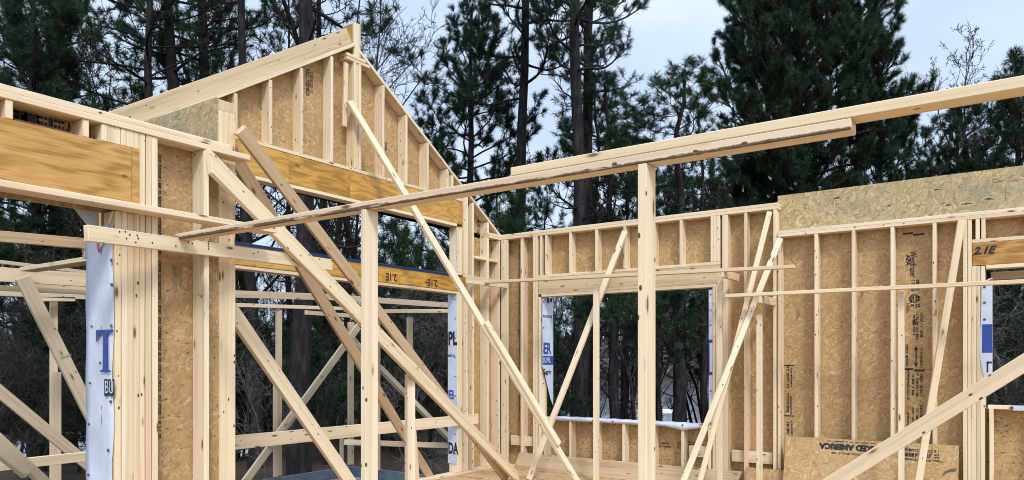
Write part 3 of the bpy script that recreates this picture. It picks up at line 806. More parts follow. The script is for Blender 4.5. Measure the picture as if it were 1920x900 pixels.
for px_, py_ in ((1690, 430), (1620, 560), (1500, 600), (1580, 450)):
    rects('stain', [[(0, 0), (.03, .02), (.05, .07), (.03, .12), (.01, .1)]], stamp(px_ - 8, py_), -Y, Z, 'stain_brown', r1 if px_ < 1670 else r2, 0.001)
# wrap on the second window
w4 = panel('house_wrap', [(0.0, 1.62), (0.02, 2.38), (0.09, 2.42), (0.11, 2.42), (0.11, 1.42), (0.04, 1.40)], 0.003, (XR - 0.004, ry_(1837), 0), -Y, Z, 'wrap_white', pw, 'pale wrap folded round the right window jamb')
rects('printed_panel', [(0.02, 1.66, 0.108, 1.95)], (XR - 0.004, ry_(1837), 0), -Y, Z, 'ink_blue', w4)
rects('printed_panel', [[(0.02, 2.36), (0.10, 2.41), (0.108, 2.41), (0.108, 2.385), (0.03, 2.34)]], (XR - 0.004, ry_(1837), 0), -Y, Z, 'ink_red', w4)
rects('printed_lettering', [(0.06, 1.46, 0.075, 1.57), (0.06, 1.55, 0.105, 1.57)], (XR - 0.004, ry_(1837), 0), -Y, Z, 'ink_black', w4)
for z in (2.33, 2.17, 2.0, 1.70): disc('cap_nail', 'cap_brown', w4, (XR - 0.006, ry_(1846), z), (-1, 0, 0), 0.013)
w5 = panel('house_wrap', [(0, 0), (0.5, 0.0), (0.5, -0.05), (0.03, -0.05), (-0.01, -0.02)], 0.003, (XR - 0.006, ry_(1893), 1.13), -Y, Z, 'wrap_white', pw)
disc('cap_nail', 'cap_brown', w5, (XR - 0.008, ry_(1897), 1.105), (-1, 0, 0), 0.016)

# ------------------------------------------------------------------ partition wall (near, head height)
XI = 2.76
iw = thing('partition_framing', 'unfinished inner wall of doubled top plates on two bare posts', 'framed wall', (XI, 1.5, 0))
yE = on_y(347, 0, 4.6).y
board('lower_plate', (XI, 0.50, 2.379), (XI, 4.60, 2.379), 0.089, 0.038, Z, 'mould_spruce', iw, 'mould streaked lower plate')
board('upper_plate', (XI, -2.2, 2.418), (XI, 1.90, 2.418), 0.089, 0.038, Z, 'spruce', iw, 'clean upper plate overhanging to the right')
board('post', (XI, 1.265, 0.04), (XI, 1.265, 2.359), 0.089, 0.038, (0, 1, 0), 'spruce', iw)
board('post', (XI, 2.824, 0.04), (XI, 2.824, 2.359), 0.089, 0.038, (0, 1, 0), 'spruce', iw)
board('bottom_plate', (XI, -2.2, 0.019), (XI, 4.60, 0.019), 0.089, 0.036, Z, 'spruce', iw)

# ------------------------------------------------------------------ ledger and rail on the header wall
o = board('ledger_board', (-1.5, YL - 0.073, 2.518), (on_y(507, 0, YL - 0.07).x, YL - 0.073, 2.518), 0.14, 0.037, Z, 'spruce')
tag(o, 'long flat ledger running under the deep amber header', 'board')
a = on_y(161, 437, 4.37); b = on_y(620, 497, 4.91)
o = board('nailed_board', a, b, 0.092, 0.038, (0, -1, 0), 'spruce')
tag(o, 'nail-peppered level board across the packed studs below the ledger', 'board')
ud = (b - a).normalized(); un = Vector((ud.y, -ud.x, 0)).normalized()
for qx, qy in ((222, 188), (260, 188), (288, 208), (337, 212), (267, 232), (343, 232), (327, 258), (435, 260), (648, 243), (668, 256), (695, 264), (800, 252), (800, 268), (800, 284), (800, 300), (587, 282), (1090, 330), (1120, 322)):
    px_, py_ = 160 + qx / 3.46, 380 + qy / 3.46
    rx_, rr_ = ray(px_); p0 = a + un * 0.0195
    D_ = (p0.x * un.x + p0.y * un.y) / (rx_ * un.x + rr_ * un.y)
    disc('nail', 'ink_black', o, Vector((rx_ * D_, rr_ * D_, EYE + (HY - py_) / FOC * D_)), un, 0.006, 0.002)
o = board('nailed_board', on_y(156, 0, 5.3) * 0 + on_y(157, 472, 4.98), on_y(186, 475, 4.98), 0.09, 0.038, (0, -1, 0), 'spruce')
tag(o, 'short offcut block beside the torn wrap under the nailed board', 'wood block')

# ------------------------------------------------------------------ braces
def brace(label, a, b, wd=0.14, t=0.038, n=(0, -1, 0), mat='spruce', bow=0.0, cut=0.0, name='diagonal_brace'):
    o = board(name, a, b, wd, t, n, mat, None, None, bow, cut)
    return tag(o, label, 'brace')
b1a, b1b = on_y(391, 301, YL - 0.022), on_floor(971, 897, 0.02)
brace('broad pale plank sloping from header wall end down to floor corner', b1a, b1b, 0.15, 0.038, (0.1, -1, 0.25), cut=-0.6)
brace('upper of two slim braces from return wall post, passing behind broad plank', on_y(450, 243, 4.73), on_floor(948, 898, 0.02), 0.089, 0.055, (-0.35, -1, -0.15), 'warm_pine')
brace('lower of two slim braces from return wall post, ending by upright stakes', on_y(425, 270, 4.9), on_floor(806, 894, 0.02), 0.105, 0.045, (-0.1, -1, -0.2), 'warm_pine')
brace('wide plank from behind return wall post down across the gable rail', on_y(425, 570, 5.05), on_floor(700, 968, 0.03), 0.14, 0.038, (0.1, -1, 0.25))
kb0 = on_y(655, 190, YG - 0.03); kb1 = on_floor(1083, 905, 0.03)
kb = brace('long thin brace falling from gable peak posts to the floor', kb0, kb1, 0.112, 0.038, (0.05, -1, 0.3))
d_ = (kb1 - kb0)
o = board('splice_board', kb0 + d_ * 0.56 + Vector((0.012, -0.041, 0.022)), kb0 + d_ * 0.895 + Vector((0.012, -0.041, 0.022)), 0.10, 0.038, (0.05, -1, 0.3), 'spruce')
tag(o, 'shorter splice board doubled over lower part of long gable brace', 'board')
brace('thin brace leaning from window wall plate across the left window pane', on_x(1172, 434, XR - 0.06), on_floor(992, 899, 0.02), 0.078, 0.038, (-1, 0, 0.2))
brace('steeper of two crossing braces, topped under the tall wall corner', on_x(1443, 398, XR - 0.05), on_floor(1304, 934, 0.02), 0.06, 0.06, (-1, -0.25, 0), bow=0.01)
brace('shallower of two crossing braces, topped beside the weathered sheathing', on_x(1463, 448, XR - 0.08), on_floor(1268, 937, 0.02), 0.066, 0.055, (-1, -0.2, 0.1))
brace('bright white brace leaning on panel wall by the amber header', on_x(1803, 413, XR - 0.05), on_floor(1712, 962, 0.02), 0.068, 0.05, (-1, -0.25, 0))
n9 = Vector((-1, -0.2, 0.05))
pa = on_x(1925, 678, 5.1); pb = on_x(1555, 908, 5.1)
dd = (pb - pa).normalized()
brace('near knotty plank rising to the right edge over the panel wall', pa - dd * 1.3, pb + dd * 1.2, 0.092, 0.038, (-1, -0.1, 0.12), 'warm_pine')

# upright stakes under the broad plank
def along(px):   # point on the broad plank at picture column px
    best = min((abs(CX + FOC * ((b1a + (b1b - b1a) * k / 400).x * ST - (b1a + (b1b - b1a) * k / 400).y * CT) / ((b1a + (b1b - b1a) * k / 400).x * CT + (b1a + (b1b - b1a) * k / 400).y * ST) - px), k) for k in range(401))
    return b1a + (b1b - b1a) * best[1] / 400
p = along(777)
o = board('stake', (p.x, p.y + 0.06, 0.0), (p.x, p.y + 0.06, p.z - 0.02), 0.089, 0.06, (-0.3, -1, 0), 'spruce')
tag(o, 'upright stake propping the underside of the broad plank', 'post')
p = along(792)
o = board('stake', (p.x + 0.10, p.y + 0.16, 0.0), (p.x, p.y + 0.16, p.z - 0.38), 0.089, 0.038, (-0.2, -1, 0), 'warm_pine')
tag(o, 'leaning shorter stake just right of the upright stake', 'post')

# ------------------------------------------------------------------ scaffold along the window and panel walls
XS = 8.58
def sb(name, label, a, b, wd, t, n, cat='board', mat='spruce', group=None):
    return tag(board(name, a, b, wd, t, n, mat), label, cat, group)
sb('scaffold_rail', 'long thin level rail crossing above the wide lake window', on_x(905, 529.5, 8.50), on_x(1490, 500, 8.50), 0.089, 0.038, Z, 'rail', 'warm_pine')
sb('scaffold_rail', 'long thin level rail crossing the printed panel wall', on_x(1362, 555, 8.5), on_x(1960, 526, 8.5), 0.089, 0.038, Z, 'rail')
sb('scaffold_post', 'slim upright standing in front of the window pane middle', on_x(1118, 533, XS) , Vector((XS, on_x(1118, 533, XS).y, 0.0)), 0.07, 0.05, (-1, 0, 0), 'post')
sb('scaffold_post', 'slim upright below the crossing braces', on_x(1424, 590, 8.62), Vector((8.62, on_x(1424, 590, 8.62).y, 0.0)), 0.06, 0.05, (-1, 0, 0), 'post')
sb('scaffold_post', 'slim upright left of the large printed grade stamp', on_x(1690, 545, 8.6), Vector((8.6, on_x(1690, 545, 8.6).y, 0.0)), 0.055, 0.05, (-1, 0, 0), 'post')
sb('scaffold_post', 'slim upright at the right jamb of lake window', on_x(1350, 512, 8.7), Vector((8.7, on_x(1350, 512, 8.7).y, 0.0)), 0.055, 0.05, (-1, 0, 0), 'post')
p = on_x(1362, 515, 8.60)
sb('scaffold_block', 'short outrigger block from window wall stud at the upper rail', Vector((8.46, p.y, p.z)), Vector((9.018, p.y, p.z)), 0.089, 0.038, (0, -1, 0), 'wood block', 'warm_pine')
p = on_x(1432, 562, 8.60)
sb('scaffold_block', 'short outrigger block behind crossing braces at the lower rail', Vector((8.46, p.y, p.z)), Vector((9.018, p.y, p.z)), 0.089, 0.038, (0, -1, 0), 'wood block', 'warm_pine')
p = on_x(1858, 518, 9.6)
sb('scaffold_rail', 'short level board seen outside the upper right window', Vector((9.6, p.y, p.z)), Vector((9.6, -2.5, p.z)), 0.085, 0.038, (-1, 0, 0), 'rail')

# ------------------------------------------------------------------ loose timber on the floor
pl0, pl1 = on_x(968, 0, XR - 0.05).y, on_x(1384, 0, XR - 0.05).y
o = board('loose_plank', (XR - 0.035, pl1, 0.119), (XR - 0.03, pl0, 0.119), 0.236, 0.038, (-1, 0, 0.04), 'rough_pine', cut=0.35)
tag(o, 'wide wavy-grained plank on edge along the foot of window wall', 'plank')
y0_, y1_ = on_x(1797, 0, XR - 0.1).y, on_x(1471, 0, XR - 0.1).y
lean = Vector((0.17, 0, 0.69)).normalized()
so_ = panel('sheathing_offcut', [(0, 0), (y1_ - y0_, 0), (y1_ - y0_, 0.715), (0, 0.715)], 0.012, (XR - 0.21, y1_, 0.004), -Y, lean, 'osb')
tag(so_, 'large sheathing offcut with upside down print leaning on panel wall', 'sheathing panel')
rnd = random.Random(8)
xx = lambda px: y1_ - on_x(px, 0, XR - 0.06).y
text('RANKED AMERICA', Vector((XR - 0.21, y1_, 0.004)) + lean * 0.655 - Y * xx(1668), Y, -lean, 0.085, 'ink_black', so_, bold=0.006, sx=1.0, lift=0.002)
prs = print_rows([(xx(1690), xx(1762), 0.57, 0.04), (xx(1690), xx(1762), 0.625, 0.03), (xx(1690), xx(1766), 0.53, 0.02), (xx(1550), xx(1640), 0.68, 0.012), (xx(1560), xx(1630), 0.545, 0.02)], rnd)
rects('printed_lettering', prs, (XR - 0.21, y1_, 0.004), -Y, lean, 'ink_black', so_)
rects('stain', [[(0, 0), (.06, .05), (.12, .06), (.14, .1), (.08, .09), (.03, .06)]], Vector((XR - 0.21, y1_, 0.004)) + lean * 0.38 - Y * xx(1766), -Y, lean, 'cap_brown', so_, 0.001)
y2_, y3_ = on_x(1478, 0, XR - 0.06).y, on_x(1398, 0, XR - 0.06).y
so2 = panel('sheathing_offcut', [(0, 0), (y3_ - y2_, 0), (y3_ - y2_, 0.30), (0, 0.30)], 0.012, (XR - 0.10, y3_, 0.004), -Y, Vector((0.06, 0, 0.3)).normalized(), 'osb')
tag(so2, 'low sheathing offcut leaning between plank end and larger offcut', 'sheathing panel')
for i, (px_, py_, an) in enumerate(((1000, 893, 0.3), (930, 884, 1.2), (1010, 899, 2.0))):
    c = on_floor(px_, py_, 0.011)
    o = board('wood_scrap', c - Vector((math.cos(an), math.sin(an), 0)) * 0.07, c + Vector((math.cos(an), math.sin(an), 0)) * 0.07, 0.04, 0.018, Z, 'grey_spruce')
    tag(o, ('thin scrap of wood on floor near plank foot', 'thin scrap of wood lying in the gable corner', 'thin scrap of wood nearest the long gable brace foot')[i], 'wood scrap')

# ------------------------------------------------------------------ porch framing beyond the openings
YP = 9.0
pf = thing('porch_framing', 'pale open porch frame of posts and level boards outside', 'timber frame', (4, YP, -0.1))
def pbd(a, b, wd=0.089, t=0.038, n=(0, -1, 0), mat='grey_spruce', name='beam'): return board(name, a, b, wd, t, n, mat, pf)
pbd(on_y(60, 539, YP), on_y(640, 558, YP + 0.2), 0.10)
pbd(on_y(600, 556, YP), on_y(850, 573, YP), 0.095)
pbd(on_y(-60, 540, YP), on_y(200, 552, YP), 0.085)
pbd(on_y(-60, 548, YP - 0.1), on_y(200, 559, YP - 0.1), 0.05)
pbd(on_y(75, 561, YP - 0.1), on_y(140, 561, YP - 0.1), 0.05, mat='spruce')
pbd(on_y(300, 567, YP), on_y(652, 579, YP), 0.052, mat='spruce')
pbd(on_y(655, 584, YP - 0.6), on_y(850, 583, YP - 1.2), 0.058, mat='spruce')
pbd(on_y(573, 586, YP - 0.3), on_y(655, 592, YP - 0.1), 0.06, mat='spruce')
pbd(on_y(-40, 512, 8.2), on_y(190, 527, 8.2), 0.14, mat='spruce')
pbd(on_y(-40, 440, 7.0), on_y(200, 460, 7.0), 0.092, mat='rough_pine')
pbd(on_y(52, 506, 8.1), on_y(184, 486, 6.2), 0.14, 0.038, Z, 'spruce')
pbd(on_y(-30, 488, 8.8), on_y(170, 512, 8.8), 0.07, 0.038, Z)
for px_, wd, z1, y in ((103, 0.075, 2.32, YP), (111, 0.06, 1.45, YP - 0.05), (525, 0.085, 2.33, YP), (519, 0.06, 1.58, YP - 0.05), (660, 0.095, 2.2, YP), (712, 0.05, 2.25, YP - 0.8), (771, 0.085, 2.22, 7.6), (643, 0.05, 0.38, YP - 0.1)):
    x = on_y(px_, 0, y).x
    pbd((x, y + 0.03, -0.1), (x, y + 0.03, z1), wd, 0.045, (-0.2, -1, 0), 'grey_spruce', 'post')
pbd(on_y(645, 829, 8.6), on_y(860, 836, 7.6), 0.085, mat='spruce')
pbd(on_y(-60, 880, 7.0), on_y(220, 849, 7.0), 0.085, mat='spruce')
brace('wide green-marked brace outside, falling behind the printed wrap', on_y(42, 520, 7.5), on_y(186, 808, 7.5), 0.125, mat='grey_spruce')
rects('chalk_mark', [(-.05, -.004, .05, .006)], on_y(123, 668, 7.478), (0.9, 0, 0.3), Z, 'chalk_green', [o for o in C.objects if o.get('label', '').startswith('wide green-marked')][0], 0.004)
brace('outside brace sloping down to the low level rail left of wrap', on_y(-40, 702, 7.7), on_y(175, 880, 7.7), 0.105, mat='grey_spruce')
brace('nearest outside brace at lower left corner, longer of the pair', on_y(-60, 772, 6.2), on_y(130, 948, 6.2), 0.075, 0.05, (0.1, -1, 0.3))
brace('short square-cut brace doubled below the lower left corner brace', on_y(-60, 798, 6.1), on_y(52, 888, 6.1), 0.085, 0.05, (0.1, -1, 0.3))
brace('porch brace rising from lower left to the corner post', on_y(440, 930, YP - 0.12), on_y(672, 612, YP - 0.12), 0.11, mat='grey_spruce')
brace('splice piece along the rising porch brace', on_y(505, 835, YP - 0.18), on_y(566, 752, YP - 0.18), 0.09, mat='spruce')
brace('porch brace falling right from the corner post behind the gable door', on_y(655, 632, YP - 0.5), on_y(858, 838, YP - 1.3), 0.10, 0.06, (0.1, -1, 0.4), mat='grey_spruce')
# steel-blue sill of the porch slab and sheet of black plastic
xc = on_y(657, 0, YP).x
ps = thing('porch_edge', 'steel blue edge forms round the porch slab', 'edge form', (xc, YP, -0.2))
board('form_board', (0.0, YP, -0.19), (xc, YP, -0.19), 0.14, 0.06, (0, -1, 0), 'steel_blue', ps)
board('form_lip', (0.0, YP - 0.09, -0.29), (xc - 0.05, YP - 0.09, -0.29), 0.12, 0.03, Z, 'steel_pale', ps)
board('form_board', (xc, YP + 0.03, -0.19), (xc, 6.75, -0.19), 0.14, 0.06, (-1, 0, 0), 'steel_blue', ps)
board('form_lip', (xc - 0.09, YP - 0.15, -0.288), (xc - 0.09, 6.75, -0.288), 0.12, 0.03, Z, 'steel_pale', ps)
bm = bmesh.new(); rows = []
for i in range(25):
    row = []
    for q in range(15):
        x = 5.6 + 2.7 * i / 24; y = 6.66 + 1.5 * q / 14
        row.append(bm.verts.new((x, y, -0.30 + 0.20 * math.exp(-((q - 5 - 2 * math.sin(i * .5)) / 3.0) ** 2) * (0.5 + 0.5 * i / 24) + 0.02 * math.sin(i * 2.1 + q * 1.3))))
    rows.append(row)
for i in range(24):
    for q in range(14): bm.faces.new((rows[i][q], rows[i + 1][q], rows[i + 1][q + 1], rows[i][q + 1]))
me = bpy.data.meshes.new('plastic_sheet'); bm.to_mesh(me); bm.free()
for p in me.polygons: p.use_smooth = True
o = put('plastic_sheet', me, 'black_plastic', Matrix.Identity(4))
sm_ = o.modifiers.new('thick', 'SOLIDIFY'); sm_.thickness = 0.003
tag(o, 'crumpled black plastic sheet outside the gable doorway', 'plastic sheet')

# ------------------------------------------------------------------ trees
class Acc:
    def __init__(s): s.v = []; s.f = []; s.n = 0
    def tube(s, pts, rad, sides):
        pts = np.asarray(pts, float); k = len(pts)
        tg = np.gradient(pts, axis=0); tg /= np.linalg.norm(tg, axis=1)[:, None] + 1e-9
        ref = np.array((0, 0, 1.0)) if abs(tg[0, 2]) < 0.8 else np.array((1.0, 0, 0))
        u = np.cross(tg, ref); u /= np.linalg.norm(u, axis=1)[:, None] + 1e-9
        w_ = np.cross(tg, u)
        an = np.arange(sides) * 2 * np.pi / sides
        ring = pts[:, None, :] + np.asarray(rad)[:, None, None] * (np.cos(an)[None, :, None] * u[:, None, :] + np.sin(an)[None, :, None] * w_[:, None, :])
        base = s.n
        s.v.append(ring.reshape(-1, 3)); s.n += k * sides
        i = np.arange(k - 1)[:, None]; j = np.arange(sides)[None, :]; jn = (j + 1) % sides
        q = np.stack([base + i * sides + j, base + i * sides + jn, base + (i + 1) * sides + jn, base + (i + 1) * sides + j], -1).reshape(-1, 4)
        s.f.append(q)
    def mesh(s, name, smooth=True):
        v = np.concatenate(s.v); f = np.concatenate(s.f)
        me = bpy.data.meshes.new(name)
        me.vertices.add(len(v)); me.vertices.foreach_set('co', v.ravel())
        me.loops.add(f.size); me.loops.foreach_set('vertex_index', f.ravel().astype(np.int32))
        me.polygons.add(len(f)); me.polygons.foreach_set('loop_start', np.arange(0, f.size, f.shape[1], dtype=np.int32))
        me.polygons.foreach_set('use_smooth', np.full(len(f), smooth))
        me.update(calc_edges=True); return me
def tufts_mesh(name, cen, ax, rng, needles=18, ln=0.19, wd=0.013, open_=0.8):
    cen = np.asarray(cen); ax = np.asarray(ax); n = len(cen)
    d = ax[:, None, :] * 0.75 + rng.normal(0, open_, (n, needles, 3)) * 0.8
    d /= np.linalg.norm(d, axis=2)[:, :, None] + 1e-9
    l_ = ln * rng.uniform(0.7, 1.15, (n, needles, 1))
    b = cen[:, None, :] + ax[:, None, :] * rng.uniform(-0.10, 0.06, (n, needles, 1))
    s_ = np.cross(d, rng.normal(0, 1, (n, needles, 3))); s_ /= np.linalg.norm(s_, axis=2)[:, :, None] + 1e-9
    v = np.stack([b - s_ * wd / 2, b + s_ * wd / 2, b + d * l_], 2).reshape(-1, 3)
    f = np.arange(len(v)).reshape(-1, 3)
    a = Acc(); a.v = [v]; a.f = [f]; a.n = len(v)
    return a.mesh(name, False)
def unit(v): return v / (np.linalg.norm(v) + 1e-9)
def make_pine(seed, H, r0, cs, spread, nb, dens=1.0, prof='round', lean=(0, 0), needles=32, ln=0.19, dead=4, low_elev=3, wd=0.0115):
    rng = np.random.default_rng(seed)
    T = Acc(); cen, ax = [], []
    k = 14
    hz = np.linspace(0, H, k)
    wob = np.cumsum(rng.normal(0, 0.05, (k, 2)), axis=0)
    tr = np.stack([wob[:, 0] + lean[0] * hz, wob[:, 1] + lean[1] * hz, hz], 1)
    tr[0, :2] = 0
    rad = r0 * (1 - 0.82 * (hz / H) ** 1.2); rad[0] *= 1.25
    T.tube(tr, rad, 9)
    def at(h):
        i = np.interp(h, hz, np.arange(k)); a = int(min(i, k - 2)); return tr[a] + (tr[a + 1] - tr[a]) * (i - a)
    def limb(h, az, Ln, elev, foliage=True):
        n = 8
        d = np.array((math.cos(az) * math.cos(elev), math.sin(az) * math.cos(elev), math.sin(elev)))
        p = at(h).copy(); pts = [p.copy()]
        step = Ln / (n - 1)
        sag = rng.uniform(-0.10, 0.05); turn = rng.normal(0, 0.10)
        for i in range(n - 1):
            d = unit(d + np.array((-d[1] * turn, d[0] * turn, sag if i < 3 else 0.20)) + rng.normal(0, 0.07, 3))
            p = p + d * step; pts.append(p.copy())
        pts = np.array(pts)
        rb = min(0.35 * np.interp(h, hz, rad), 0.012 + 0.018 * Ln)
        T.tube(pts, rb * np.linspace(1, 0.25, n), 5)
        ns = int(4 + Ln * 3.2)
        for s in range(ns):
            f_ = rng.uniform(0.28, 1.0) if foliage else rng.uniform(0.3, 1.0)
            i = min(int(f_ * (n - 1)), n - 2)
            q = pts[i] + (pts[i + 1] - pts[i]) * (f_ * (n - 1) - i)
            bd = unit(pts[i + 1] - pts[i])
            sd = unit(bd * rng.uniform(0.3, 1.0) + rng.normal(0, 0.6, 3) * np.array((1, 1, 0.65)) + np.array((0, 0, 0.34)))
            sl_ = Ln * rng.uniform(0.14, 0.34) * (1.15 - 0.55 * f_) + 0.15
            m_ = 5; sp = [q.copy()]; dd_ = sd.copy(); pp = q.copy()
            for z_ in range(m_ - 1):
                dd_ = unit(dd_ + rng.normal(0, 0.16, 3) + np.array((0, 0, 0.06))); pp = pp + dd_ * sl_ / (m_ - 1); sp.append(pp.copy())
            sp = np.array(sp)
            T.tube(sp, np.linspace(rb * 0.35, 0.006, m_), 3)
            if foliage:
                nt_ = max(3, int(sl_ * 10 * dens))
                for t_ in range(nt_):
                    g_ = 1.0 - 0.62 * rng.random() ** 1.8 if t_ else 1.0
                    i2 = min(int(g_ * (m_ - 1)), m_ - 2)
                    c_ = sp[i2] + (sp[i2 + 1] - sp[i2]) * (g_ * (m_ - 1) - i2)
                    tw = unit(unit(sp[i2 + 1] - sp[i2]) + rng.normal(0, 0.7, 3) + np.array((0, 0, 0.40)))
                    cen.append(c_ + tw * rng.uniform(0.0, 0.13)); ax.append(tw)
            else:
                for t_ in range(3):
                    td = unit(sd + rng.normal(0, 0.7, 3)); T.tube(np.array([sp[2], sp[2] + td * sl_ * 0.3, sp[2] + td * sl_ * 0.6 + rng.normal(0, .05, 3)]), [0.007, 0.005, 0.003], 3)
    ga = rng.uniform(0, 6)
    for i in range(nb):
        u_ = (i + rng.uniform(0, 0.9)) / nb
        f_ = cs + (1 - cs) * u_ * 0.985
        if prof == 'round': pr = (0.45 + 0.55 * math.sin(math.pi * min(1, 0.18 + u_ * 0.75))) * (1 - u_ ** 3 * 0.75)
        elif prof == 'oval': pr = (0.50 + 0.50 * math.sin(math.pi * min(1, 0.12 + u_ * 0.72))) * (1 - 0.62 * u_ ** 5)
        elif prof == 'cone': pr = (1 - u_ * 0.88)
        else: pr = (0.35 + 0.65 * u_) * (1 - max(0, u_ - 0.8) * 3.2)
        ga += 2.4 + rng.normal(0, 0.35)
        limb(f_ * H, ga, max(0.35, spread * pr * rng.uniform(0.6, 1.12)), R(low_elev + 48 * u_ + rng.normal(0, 9)))
    for i in range(dead):
        limb(rng.uniform(max(0.12, cs - 0.28), cs) * H, rng.uniform(0, 6.28), rng.uniform(0.7, 1.9) * spread / 2.6, R(rng.normal(5, 18)), False)
    cen.append(tr[-1] + np.array((0, 0, 0.1))); ax.append(np.array((0, 0, 1.0)))
    return T.mesh('trunk'), tufts_mesh('crown', cen, ax, rng, needles, ln, wd)
def make_bare(seed, H, r0, levels=4, split=3, first=0.25, sides=3, up=0.25, pale=False):
    rng = np.random.default_rng(seed); T = Acc(); W = Acc()
    def grow(p, d, Ln, r, lv, acc):
        n = 6 if lv < 2 else 4
        pts = [p.copy()]; dd_ = d.copy()
        for i in range(n - 1):
            dd_ = unit(dd_ + rng.normal(0, 0.10 + 0.06 * lv, 3) + np.array((0, 0, 0.04)))
            pts.append(pts[-1] + dd_ * Ln / (n - 1))
        pts = np.array(pts); re = r * (0.30 if lv == 0 else 0.35)
        acc.tube(pts, np.linspace(r, re, n), 7 if lv == 0 else (4 if lv == 1 else 3))
        if lv >= levels: return
        nb = [9, 6, 5, 4, 3][lv] * split // 3
        for i in range(nb):
            f_ = rng.uniform(first if lv == 0 else 0.2, 1.0)
            i2 = min(int(f_ * (n - 1)), n - 2); q = pts[i2] + (pts[i2 + 1] - pts[i2]) * (f_ * (n - 1) - i2)
            bd = unit(pts[i2 + 1] - pts[i2]); sd = unit(bd * 0.8 + rng.normal(0, 0.6, 3) + np.array((0, 0, up)))
            grow(q, sd, Ln * rng.uniform(0.28, 0.5) * (1.25 - 0.6 * f_), max(0.0075, r * (1 - 0.65 * f_) * 0.42), lv + 1, W)
    grow(np.zeros(3), unit(np.array((rng.normal(0, .04), rng.normal(0, .04), 1.0))), H, r0, 0, T)
    return T.mesh('trunk'), W.mesh('branches')

PR = {}
def proto(key, parts): PR[key] = parts
def pine(key, **kw):
    t_, c_ = make_pine(**kw)
    t_.materials.append(M['bark']); c_.materials.append(M[kw.get('mat', 'needles')] if False else M['needles'])
    PR[key] = (('trunk', t_), ('crown', c_))
def bare(key, mat='twig', **kw):
    t_, b_ = make_bare(**kw); t_.materials.append(M['bark' if mat == 'twig' else mat]); b_.materials.append(M[mat])
    PR[key] = (('trunk', t_), ('branches', b_))
pine('spreading', seed=11, H=15, r0=0.19, cs=0.36, spread=4.1, nb=38, dens=0.75, prof='round', dead=14, low_elev=-4)
pine('tall_a', seed=12, H=22, r0=0.25, cs=0.50, spread=3.1, nb=44, dens=1.1, prof='round', dead=10)
pine('tall_b', seed=13, H=21, r0=0.24, cs=0.40, spread=3.3, nb=50, dens=1.0, prof='top', dead=9, lean=(0.008, -0.006))
pine('bushy', seed=14, H=15.2, r0=0.2, cs=0.40, spread=3.3, nb=64, dens=1.5, prof='round', dead=8)
pine('dense', seed=15, H=17.5, r0=0.26, cs=0.22, spread=4.2, nb=185, dens=2.2, prof='oval', dead=4, low_elev=12, needles=32)
pine('dense_b', seed=16, H=13.5, r0=0.2, cs=0.24, spread=2.9, nb=84, dens=1.5, prof='round', dead=3, needles=32)
pine('thin', seed=17, H=14, r0=0.14, cs=0.45, spread=2.6, nb=34, dens=0.9, prof='round', dead=9)
pine('pole', seed=18, H=19, r0=0.15, cs=0.62, spread=2.2, nb=28, dens=0.9, prof='round', dead=14)
pine('stem', seed=20, H=13, r0=0.15, cs=0.72, spread=1.7, nb=20, dens=0.9, prof='round', dead=12)
pine('lifted', seed=23, H=4.7, r0=0.055, cs=0.66, spread=1.5, nb=22, dens=1.4, prof='round', dead=2, ln=0.17)
pine('young', seed=19, H=5.2, r0=0.06, cs=0.15, spread=1.5, nb=34, dens=1.3, prof='cone', dead=0, needles=26, ln=0.17)
bare('bare_a', seed=31, H=9.5, r0=0.13, levels=4, split=4, first=0.3)
bare('bare_b', seed=32, H=10.5, r0=0.11, levels=4, split=4, first=0.4)
bare('sapling', mat='pale_twig', seed=33, H=4.6, r0=0.035, levels=3, split=5, first=0.12, up=0.1)
bare('shrub', mat='pale_twig', seed=34, H=3.0, r0=0.025, levels=3, split=6, first=0.05, up=0.0)
bare('thicket', mat='twig', seed=35, H=4.0, r0=0.04, levels=3, split=7, first=0.05, up=0.0)

def tree(key, name, label, cat, px, D, s=1.0, rot=None, group=None, rs=1.0, lean=None):
    p = far(px, D); p.z = ground_z(p.x, p.y) - 0.12
    root = bpy.data.objects.new(name, None); C.objects.link(root); root.empty_display_size = 0.5
    m = Matrix.Translation(p) @ Matrix.Rotation(random.uniform(0, 6.28) if rot is None else rot, 4, 'Z')
    if lean: m = Matrix.Translation(p) @ Matrix.Rotation(lean[1], 4, Vector((CT, ST, 0))) @ Matrix.Rotation(lean[0], 4, 'Z')
    root.matrix_basis = m @ Matrix.Diagonal((s * rs, s * rs, s, 1))
    tag(root, label, cat, group)
    for nm, me in PR[key]:
        c = bpy.data.objects.new(nm, me); C.objects.link(c); c.parent = root
    return root
# --- the trees the picture singles out
PT = 'pine_tree'
tree('spreading', PT, 'spreading pine with long level branches just left of the rafter foot', 'pine tree', 262, 21, 1.12, 0.4)
tree('tall_a', PT, 'tall pine with thick bare trunk, left of the close pair above rafter', 'pine tree', 352, 23, 1.05, 1.0, lean=(1.0, R(-1.6)))
tree('tall_a', PT, 'tall pine with dark trunk, right of the close pair above rafter', 'pine tree', 390, 25, 1.08, 2.6, lean=(2.6, R(-0.8)))
tree('pole', PT, 'slim pine trunk rising behind the middle of the rafter', 'pine tree', 541, 33, 1.1, 0.2)
tree('pole', PT, 'slim straight pine trunk just left of the gable peak', 'pine tree', 618, 29, 1.15, 2.2, rs=1.2)
tree('dense_b', PT, 'dark drooping pine crown at the upper left corner', 'pine tree', 70, 19, 0.95, 0.9)
tree('spreading', PT, 'dark pine behind the deep amber header at far left', 'pine tree', -10, 23, 1.05, 2.9)
tree('tall_b', PT, 'straight pine trunk seen below header, left of the wrap', 'pine tree', 128, 25, 0.95, 1.9)
tree('tall_a', PT, 'pine trunk seen in the gap under the header at left', 'pine tree', 96, 28, 0.9, 4.0)
